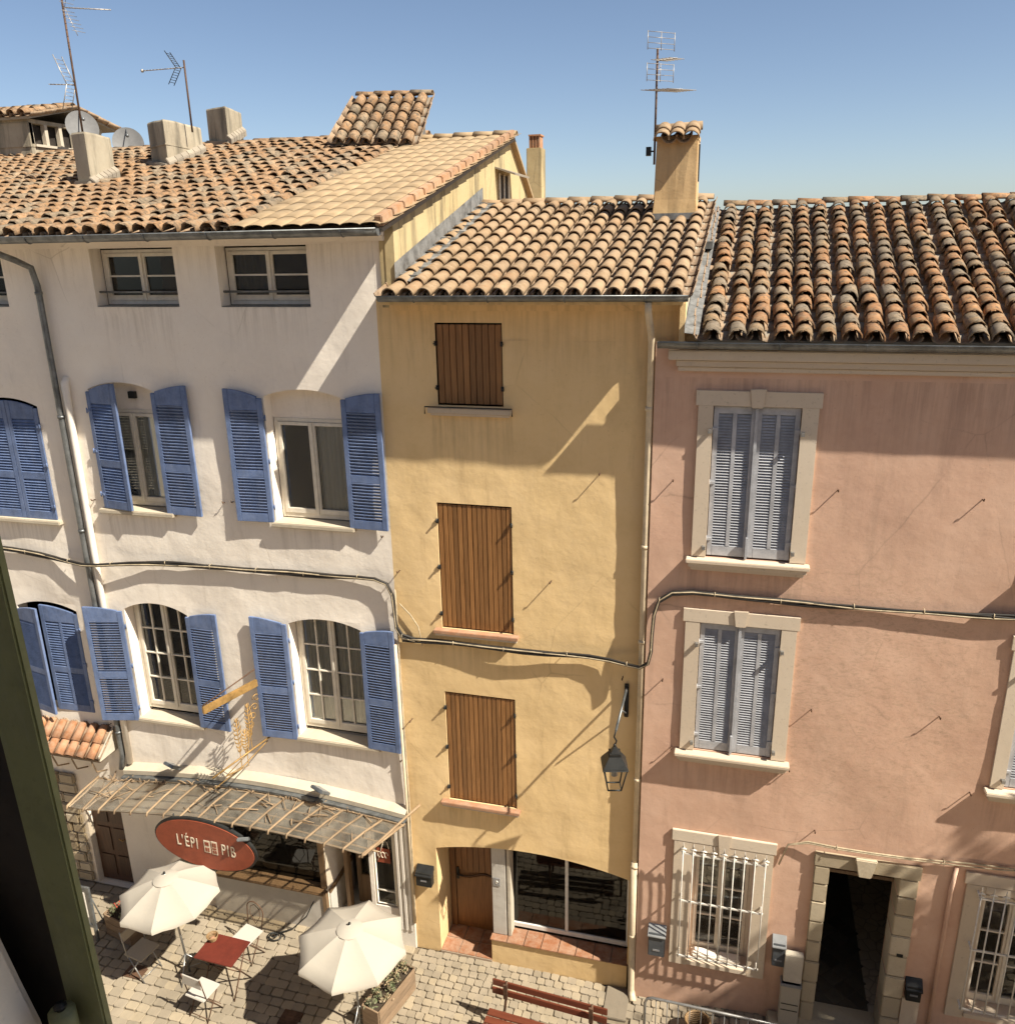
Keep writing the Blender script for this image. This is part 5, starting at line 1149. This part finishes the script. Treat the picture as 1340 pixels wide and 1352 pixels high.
# small lamps clipped on canopy and ledge
def spot(x, y, z, label, rz=0, s=1):
    root = empty('floodlight', (x, y, z), label, 'lamp', 'small floodlights over the cafe')
    rot = Matrix.Rotation(rz, 3, 'Z') @ Matrix.Rotation(R(-38), 3, 'X')
    MB().box(-.13*s, .13*s, -.09*s, .09*s, -.02, .03, rot=rot, at=(x, y, z)).build('housing', 'zinc', root, bevel=.01)
    MB().box(-.11*s, .11*s, -.07*s, .07*s, .0301, .036, rot=rot, at=(x, y, z)).build('lens', 'boxl', root)
    MB().tube([(x-.1*s, y+.02, z-.02), (x-.06*s, y+.12, z-.1), (x+.06*s, y+.12, z-.1), (x+.1*s, y+.02, z-.02)], .008, 6).build('bracket', 'iron', root)
spot(-8.66, -.25, 3.02, 'tilted grey floodlight on the ledge left of the hanging bracket sign', R(-20)); spot(-5.96, -.27, 3.02, 'tilted grey floodlight on the right half of the ledge', R(-25), 1.1)
spot(-6.92, -1.03, 2.50, 'small grey lamp clipped above the right end of the oval sign', R(20), .7)
# wrought hanging sign in front of the shutters
hs = empty('hanging_sign', (-6.95, 0, 4.6), 'gilded wrought iron bracket with wheat ears projecting above the cafe canopy', 'sign')
MB().bar((-6.95, -.02, 4.70), (-7.35, -.98, 4.66), .045, .12).build('beam', 'gold', hs, bevel=.006)
MB().tube([(-6.95, 0, 4.72), (-6.95, -.02, 3.72)], .013, 6).tube([(-6.95, -.02, 4.95), (-7.12, -.45, 4.86), (-7.35, -.98, 4.74)], .010, 6).build('stay', 'rust', hs)
MB().tube([(-6.90, -.02, 3.70), (-7.10, -.5, 3.62), (-7.35, -.98, 3.50)], .014, 6).tube([(-6.95, -.02, 3.62), (-7.15, -.45, 3.40), (-7.35, -.95, 3.30)], .009, 6).build('lower_stay', 'gold', hs)
D_ = Vector((-.385, -.92, 0)).normalized()
for k, s in enumerate((.30, .52, .40)):
    o_ = Vector((-6.95, -.02, 0))+D_*s; zt = (4.35, 4.20, 3.95)[k]; L = (.55, .6, .4)[k]; b = MB()
    for q in range(8):
        for sd in (-1, 1):
            c = o_+Vector((0, 0, zt-L*q/8)); w = .075*math.sin(math.pi*(q+1.2)/9.5); b.tube([c, c+D_*sd*w*.7+Vector((0, 0, .03)), c+D_*sd*w+Vector((0, 0, .085))], [.007, .012, .003], 5)
    b.tube([o_+Vector((0, 0, zt+.08)), o_+Vector((0, 0, zt-L-.18)), Vector((-7.25, -.80, 3.42))], .008, 5); b.build('wheat_ear', 'gold', hs)
sc = MB()
for k in range(5):
    c = Vector((-6.95, -.02, 4.45-.14*k))+D_*(.12+.05*k); sc.tube([c+D_*.075*math.cos(a)*(1-i*.07)+Vector((0, 0, .075*math.sin(a)*(1-i*.07))) for i, a in enumerate([j*.65 for j in range(12)])], .008, 5)
sc.build('scrollwork', 'gold', hs)
# street lamp
lp = empty('street_lamp', (-1.25, 0, 5.1), 'black lantern hanging from a wall bracket on the yellow house', 'street lamp')
MB().box(-1.27, -1.21, -.03, 0.0, 4.84, 5.36).build('wall_plate', 'iron', lp, bevel=.008)
MB().tube([(-1.24, -.02, 5.30), (-1.26, -.35, 5.18), (-1.29, -.68, 5.02)], .018, 8).tube([(-1.24, -.02, 4.9), (-1.26, -.3, 5.1)], .012, 6).build('bracket_arm', 'zinc', lp)
MB().tube([(-1.29, -.68, 5.02), (-1.31, -.69, 4.93), (-1.28, -.67, 4.86), (-1.30, -.68, 4.80)], .012, 6).build('hook', 'iron', lp)
def frus(b, c, r0, z0, r1, z1, n=4, rot=.25):
    vs = [(c[0]+r*math.cos(2*math.pi*(i+.5)/n+rot), c[1]+r*math.sin(2*math.pi*(i+.5)/n+rot), z) for r, z in ((r0, z0), (r1, z1)) for i in range(n)]
    return b.add(vs, [tuple(range(n-1, -1, -1)), tuple(range(n, 2*n))]+[(i, (i+1) % n, n+(i+1) % n, n+i) for i in range(n)])
lc = (-1.30, -.68)
b = MB(); frus(b, lc, .245, 4.50, .225, 4.52); frus(b, lc, .235, 4.52, .115, 4.66); frus(b, lc, .10, 4.66, .11, 4.70); frus(b, lc, .085, 4.70, .02, 4.79); b.ball((lc[0], lc[1], 4.80), .025)
b.build('lantern_roof', 'iron', lp, bevel=.004)
b = MB()
for i in range(4):
    a = 2*math.pi*(i+.5)/4+.25; p0 = (lc[0]+.215*math.cos(a), lc[1]+.215*math.sin(a), 4.50); p1 = (lc[0]+.125*math.cos(a), lc[1]+.125*math.sin(a), 4.16); b.tube([p0, p1], .011, 6)
b.tube([(lc[0]+.125*math.cos(2*math.pi*(i+.5)/4+.25), lc[1]+.125*math.sin(2*math.pi*(i+.5)/4+.25), 4.16) for i in range(4)], .012, 6, closed=True)
b.build('lantern_frame', 'iron', lp)
MB().tube([(lc[0], lc[1], 4.50), (lc[0], lc[1], 4.34)], [.03, .045], 8).build('bulb', 'boxl', lp)
# cables
def cable(pts, label, r=.018, mt='cable', n=3, Yj=.0, clips=True):
    root = empty('facade_cable', pts[0], label, 'cable', 'cables along the facades'); P2 = []
    for a, c in zip(pts, pts[1:]):
        a, c = Vector(a), Vector(c); k = max(1, int((c-a).length/.25)); P2 += [a.lerp(c, i/k) for i in range(k)]
    P2.append(Vector(pts[-1]))
    P2 = [P2[0]]+[(P2[i-1]+P2[i]*2+P2[i+1])/4 for i in range(1, len(P2)-1)]+[P2[-1]]
    for q in range(n):
        ph = q*2.1; pp = [p+Vector((0, -.008*q, .020*math.sin(i*.35+ph)+.008*math.sin(i*1.1+ph))) for i, p in enumerate(P2)]
        MB().tube(pp, r*(1, .75, .6, .38)[q % 4], 6).build('wire', 'cablel' if q == 3 else mt, root)
    if clips:
        for i in range(3, len(P2)-1, 3): p = P2[i]; MB().tube([p+Vector((0, .04, .03)), p+Vector((0, -.03, .035)), p+Vector((0, -.03, -.02))], .006, 5).build('clip', 'cablel', root)
    return root
cable([(-17, -.05, 6.75), (-13, -.05, 6.62), (-11.5, -.05, 6.58), (-10.4, -.06, 6.50), (-9.8, -.15, 6.44), (-9.3, -.14, 6.50), (-8.6, -.05, 6.56), (-7.3, -.05, 6.57), (-6.0, -.05, 6.58), (-4.85, -.05, 6.62), (-4.66, -.06, 6.58), (-4.60, -.06, 6.42), (-4.59, -.06, 5.85), (-4.55, -.06, 5.72), (-4.3, -.05, 5.70)], 'bundle of dark cables crossing the white facade', .028, n=4)
cable([(-4.5, -.05, 5.70), (-3.71, -.07, 5.73), (-2.71, -.12, 5.73), (-1.74, -.06, 5.75), (-1.22, -.10, 5.72), (-1.03, -.19, 5.68), (-.93, -.20, 5.80), (-.91, -.19, 5.96), (-.91, -.17, 6.51), (-.85, -.16, 6.74), (-.72, -.16, 6.84), (-.4, -.16, 6.86), (.38, -.16, 6.83), (1.8, -.16, 6.84), (3.3, -.16, 6.88), (9, -.16, 6.95)], 'dark cable bundle over the yellow facade and up onto the pink one', .025, n=4)
cable([(-4.57, -.05, 6.45), (-4.57, -.05, 4.6), (-4.56, -.05, 2.9), (-4.58, -.05, .6)], 'thin painted cable running down the joint of white and yellow walls', .011, 'cablel', 2, clips=False)
cable([(-4.52, -.04, 6.25), (-4.35, -.05, 6.05), (-4.22, -.05, 5.98), (-4.2, -.05, 5.6)], 'short loop of pale wire near the left edge of the yellow wall', .008, 'cablel', 1, clips=False)
cable([(.93, PY-.03, 2.9), (.95, PY-.03, 3.36), (1.60, PY-.10, 3.34), (2.08, PY-.10, 3.37), (2.55, PY-.05, 3.31), (3.0, PY-.04, 3.35), (3.8, PY-.04, 3.41), (9, PY-.04, 3.6)], 'pale wire sagging above the stone doorway of the pink house', .012, 'cablel', 2)
# antennas
def yagi(b, o, d, L, nel, el, updir=(0, 0, 1), shrink=.4):
    o = Vector(o); d = Vector(d).normalized(); s = d.cross(Vector(updir)).normalized(); b.tube([o, o+d*L], .009, 5)
    for i in range(nel):
        p = o+d*L*(.12+.86*i/(nel-1)); e = el*(1-shrink*i/nel)/2; b.tube([p-s*e, p+s*e], .005, 4)
def antenna(x, y, z0, z1, label, kind):
    root = empty('tv_antenna', (x, y, z0), label, 'antenna', 'rooftop television aerials')
    MB().tube([(x, y, z0), (x, y, z1)], .017, 6).build('mast', 'rust', root)
    b = MB()
    if kind == 0:
        yagi(b, (x, y, z1-.12), (1, .35, -.05), .75, 9, .10, (0, 0, 1)); b.build('boom', 'alu', root)
        b = MB(); 
        for s in (-1, 1):
            for q in range(6): p = Vector((x+.05+.06*q*.5, y, z1-.12+s*(.06+.06*q))); b.tube([p-Vector((0, .12, 0)), p+Vector((.06, .12, 0))], .004, 4)
            b.tube([(x+.03, y, z1-.12), (x+.2, y, z1-.12+s*.42)], .006, 4)
        b.build('reflector', 'alu', root); b = MB(); zc = z0+.75
        yagi(b, (x, y, zc), (-1, .2, .1), .62, 7, .09, (0, 0, 1)); b.build('boom', 'alu', root); b = MB()
        for s, L in ((1, .45), (-1, .38)):
            for yo in (-.1, .1): b.tube([(x-.08, y+yo, zc), (x-.26 if s > 0 else x-.24, y+yo, zc+s*L)], .009, 4)
            for q in range(7): b.tube([(x-.08-.025*q, y-.1, zc+s*L*q/7), (x-.08-.025*q, y+.1, zc+s*L*q/7)], .004, 4)
        b.build('reflector', 'alu', root)
    elif kind == 1:
        zc = z1-.12
        yagi(b, (x, y, zc), (-1, .1, .02), .98, 12, .09, (0, 0, 1)); b.tube([(x-.95, y+.1, zc+.02), (x-.98, y+.1, zc+.02)], .03, 6)
        b.build('boom', 'alu', root); b = MB()
        for s, L in ((1, .28), (-1, .27)):
            for yo in (-.08, .08): b.tube([(x-.13, y+yo, zc), (x-.32, y+yo, zc+s*L)], .008, 4)
            for q in range(7): b.tube([(x-.13-.027*q, y-.08, zc+s*L*q/7), (x-.13-.027*q, y+.08, zc+s*L*q/7)], .005, 4)
        b.build('reflector', 'iron', root)
    else:
        yagi(b, (x, y, z1-.55), (.75, -.9, -.12), .62, 7, .62, (0, 0, 1), .25); b.build('boom', 'alu', root); b = MB()
        yagi(b, (x, y, z1-.16), (.8, -.8, -.1), .42, 6, .30, (0, 0, 1), .1); b.build('boom', 'alu', root); b = MB()
        for s in (-1, 1):
            u_ = Vector((.75, .6, 0)).normalized(); c = Vector((x+.05, y-.03, z1-.12+s*.20))
            for q in range(4): b.tube([c-u_*.22+Vector((0, 0, -.1+.07*q)), c+u_*.22+Vector((0, 0, -.1+.07*q))], .004, 4)
            for q in (-1, 0, 1): b.tube([c+u_*.22*q+Vector((0, 0, -.12)), c+u_*.22*q+Vector((0, 0, .12))], .005, 4)
        b.build('reflector', 'alu', root)
        MB().box(x-.12, x-.05, y-.04, y+.04, z0+.12, z0+.24).tube([(x, y, z0+.18), (x-.08, y, z0+.18)], .012, 6).build('amplifier_box', 'iron', root)
    return root
antenna(-10.93, 2.75, 13.03, 15.03, 'tall rusty mast with two aerials on the leftmost chimney', 0)
antenna(-10.06, 4.6, 13.2, 14.40, 'aerial with a long horizontal boom on the wide chimney', 1)
antenna(-1.40, 3.0, 12.20, 13.72, 'aerial with wire grid panels beside the tile capped chimney', 2)
def dish(x, y, z, r, rz, label):
    root = empty('satellite_dish', (x, y, z), label, 'satellite dish', 'rooftop satellite dishes')
    rot = Matrix.Rotation(rz, 3, 'Z') @ Matrix.Rotation(R(68), 3, 'X'); b = MB(); n = 28; vs = []
    for i in range(7):
        f = i/6
        for j in range(n): a = 2*math.pi*j/n; vs.append(tuple(rot @ Vector((r*f*math.cos(a), r*1.08*f*math.sin(a), .16*r*f*f))+Vector((x, y, z))))
    b.add(vs, [(i*n+j, i*n+(j+1) % n, (i+1)*n+(j+1) % n, (i+1)*n+j) for i in range(6) for j in range(n)], True); b.build('reflector', 'dish', root, fix=False)
    e = rot @ Vector((0, r*.1, r*.9))+Vector((x, y, z)); MB().tube([rot @ Vector((0, r, .1*r))+Vector((x, y, z)), e], .012, 5).ball(tuple(e), .04).build('feed_arm', 'zinc', root)
    MB().tube([(x, y+.03, z), (x, y+.1, z-.6)], .02, 6).build('mast', 'zinc', root)
dish(-13.45, 7.2, 13.38, .33, R(38), 'round grey satellite dish between the two left chimneys'); dish(-14.35, 6.9, 13.72, .34, R(50), 'round satellite dish half hidden behind the leftmost chimney')
# boxes on the walls
def letterbox(x0, x1, y0, y1, z0, z1, label, mt, lid, name='mailbox', cat='mailbox', group='wall mailboxes'):
    root = empty(name, ((x0+x1)/2, y1, z0), label, cat, group)
    MB().box(x0, x1, y0, y1, z0, z1-.05).build('body', mt, root, bevel=.008)
    MB().add([(x0-.012, y0-.02, z1-.085), (x1+.012, y0-.02, z1-.085), (x1+.012, y1, z1+.03), (x0-.012, y1, z1+.03), (x0-.012, y0-.02, z1-.105), (x1+.012, y0-.02, z1-.105), (x1+.012, y1, z1-.05), (x0-.012, y1, z1-.05)], [(0,1,2,3), (7,6,5,4), (0,4,5,1), (1,5,6,2), (2,6,7,3), (3,7,4,0)]).build('lid', lid, root, bevel=.004)
    MB().box((x0+x1)/2-.05, (x0+x1)/2+.05, y0-.006, y0-.0005, z0+.1, z0+.13).build('name_slot', 'plate', root)
    return root
letterbox(-4.50, -4.24, -.13, 0, 1.38, 1.68, 'black mailbox on the yellow wall left of the wooden door', 'iron', 'iron')
letterbox(-.80, -.56, PY-.13, PY, 1.0, 1.46, 'dark mailbox with pale sloping lid left of the barred window', 'box', 'boxl')
letterbox(.95, 1.12, PY-.12, PY, 1.22, 1.66, 'narrow dark mailbox with papers between barred window and doorway', 'box', 'boxl')
letterbox(2.74, 2.93, PY-.12, PY, 1.05, 1.34, 'black mailbox right of the stone doorway', 'iron', 'iron')
mbx = empty('meter_cabinet', (1.25, PY, .3), 'pale stone coloured meter cabinet at the foot of the door jamb', 'cabinet')
MB().box(1.10, 1.37, PY-.20, PY-.052, .25, 1.02).build('lower_box', 'boxs', mbx, bevel=.008); MB().box(1.12, 1.37, PY-.16, PY-.052, 1.02, 1.50).build('upper_box', 'boxs', mbx, bevel=.008)
for z in (.55, .66): MB().box(1.12, 1.35, PY-.206, PY-.2005, z, z+.012).build('slot', 'iron', mbx)
MB().box(1.09, 1.38, PY-.215, PY-.052, .98, 1.02).build('lid', 'boxl', mbx, bevel=.004)
# railing, wicker basket
rl = empty('railing', (-.75, -.9, 0), 'galvanised tubular railing with thin bars at the bottom right', 'railing')
MB().tube([(-.76, -.93, gz(-.7)), (-.76, -.93, .82), (-.73, -.93, .90), (-.66, -.93, .93), (1.9, -1.10, 1.07)], .02, 8).build('top_rail', 'steel', rl)
MB().tube([(-.74, -.93, .2), (1.9, -1.10, .34)], .012, 6).build('lower_rail', 'steel', rl)
for i in range(15): f = (i+1)/17; x = -.76+2.66*f; y = -.93-.17*f; MB().tube([(x, y, .2+.14*f), (x, y, .93+.14*f)], .007, 5).build('bar', 'steel', rl)
wb = empty('wicker_mat', (.15, -.45, 0), 'brown woven basket on the ground behind the railing', 'basket')
b = MB()
for k in range(9): b.tube([(-.02+(.13+.006*k)*math.cos(a), -.62+(.11+.005*k)*math.sin(a), gz(0)+.03+.03*k) for a in [2*math.pi*i/16 for i in range(16)]], .017, 5, closed=True)
b.build('weave', 'wick', wb)
# hose coil and drain covers
hz = MB(); hz.tube([(-7.0+(.17-.012*i*.35)*math.cos(i*.42), -.42+(.12-.009*i*.3)*math.sin(i*.42), .03+.002*i) for i in range(40)]+[(-6.8, -.2, .05), (-6.55, -.12, .3), (-6.4, -.1, .62)], .011, 6)
tag(hz.build('hose', 'iron', None), 'thin dark hose coiled on the paving below the counter', 'hose')
for x, y, w, h, l in ((-5.98, -1.78, .30, .26, 'rusty drain cover in the shade of the right parasol'), (-8.85, -1.62, .32, .22, 'rusty drain cover under the beige folding chair')):
    dc = MB().box(x-w/2, x+w/2, y-h/2, y+h/2, -.01, .034)
    for k in range(5): dc.box(x-w/2+.02, x+w/2-.02, y-h/2+.02+k*.05, y-h/2+.045+k*.05, .034, .038)
    tag(dc.build('drain_cover', 'rust', None), l, 'drain cover', 'drain covers in the paving')
# tree outside the frame at the right that throws the leaf shadows on the pink house
tr = empty('plane_tree', (8.2, -2.6, 0), 'leafy plane tree standing by the street right of the pink house', 'tree')
rr_ = random.Random(5)
MB().tube([(8.6, -2.6, 0), (8.5, -2.6, 2), (8.4, -2.7, 4), (8.2, -2.9, 6.5)], [.22, .19, .16, .12], 10).build('trunk', 'bark', tr)
lb = MB(); br = MB(); cl = []
for k in range(22):
    while True:
        q = Vector([rr_.uniform(-1, 1) for _ in range(3)])
        if .35 < q.length < 1: break
    e = Vector((8.1+q.x*.9, -3.3+q.y*1.7, 7.4+q.z*3.0)); br.tube([(8.3, -2.6, rr_.uniform(3.8, 6)), (Vector((8.2, -2.8, 6.2))+e)/2, e], [.07, .045, .015], 6); cl.append(e)
for k in range(9000):
    c = cl[rr_.randrange(len(cl))]+Vector([rr_.gauss(0, .38), rr_.gauss(0, .36), rr_.gauss(0, .42)]); s = rr_.uniform(.07, .13)
    d1 = Vector([rr_.gauss(0, 1) for _ in range(3)]).normalized(); d2 = d1.orthogonal().normalized(); lb.add([c-d1*s, c+d2*s*.8, c+d1*s, c-d2*s*.8], [(0,1,2,3)])
br.build('branches', 'bark', tr); lb.build('crown', 'leaf', tr, fix=False)
S.render.engine = 'CYCLES'
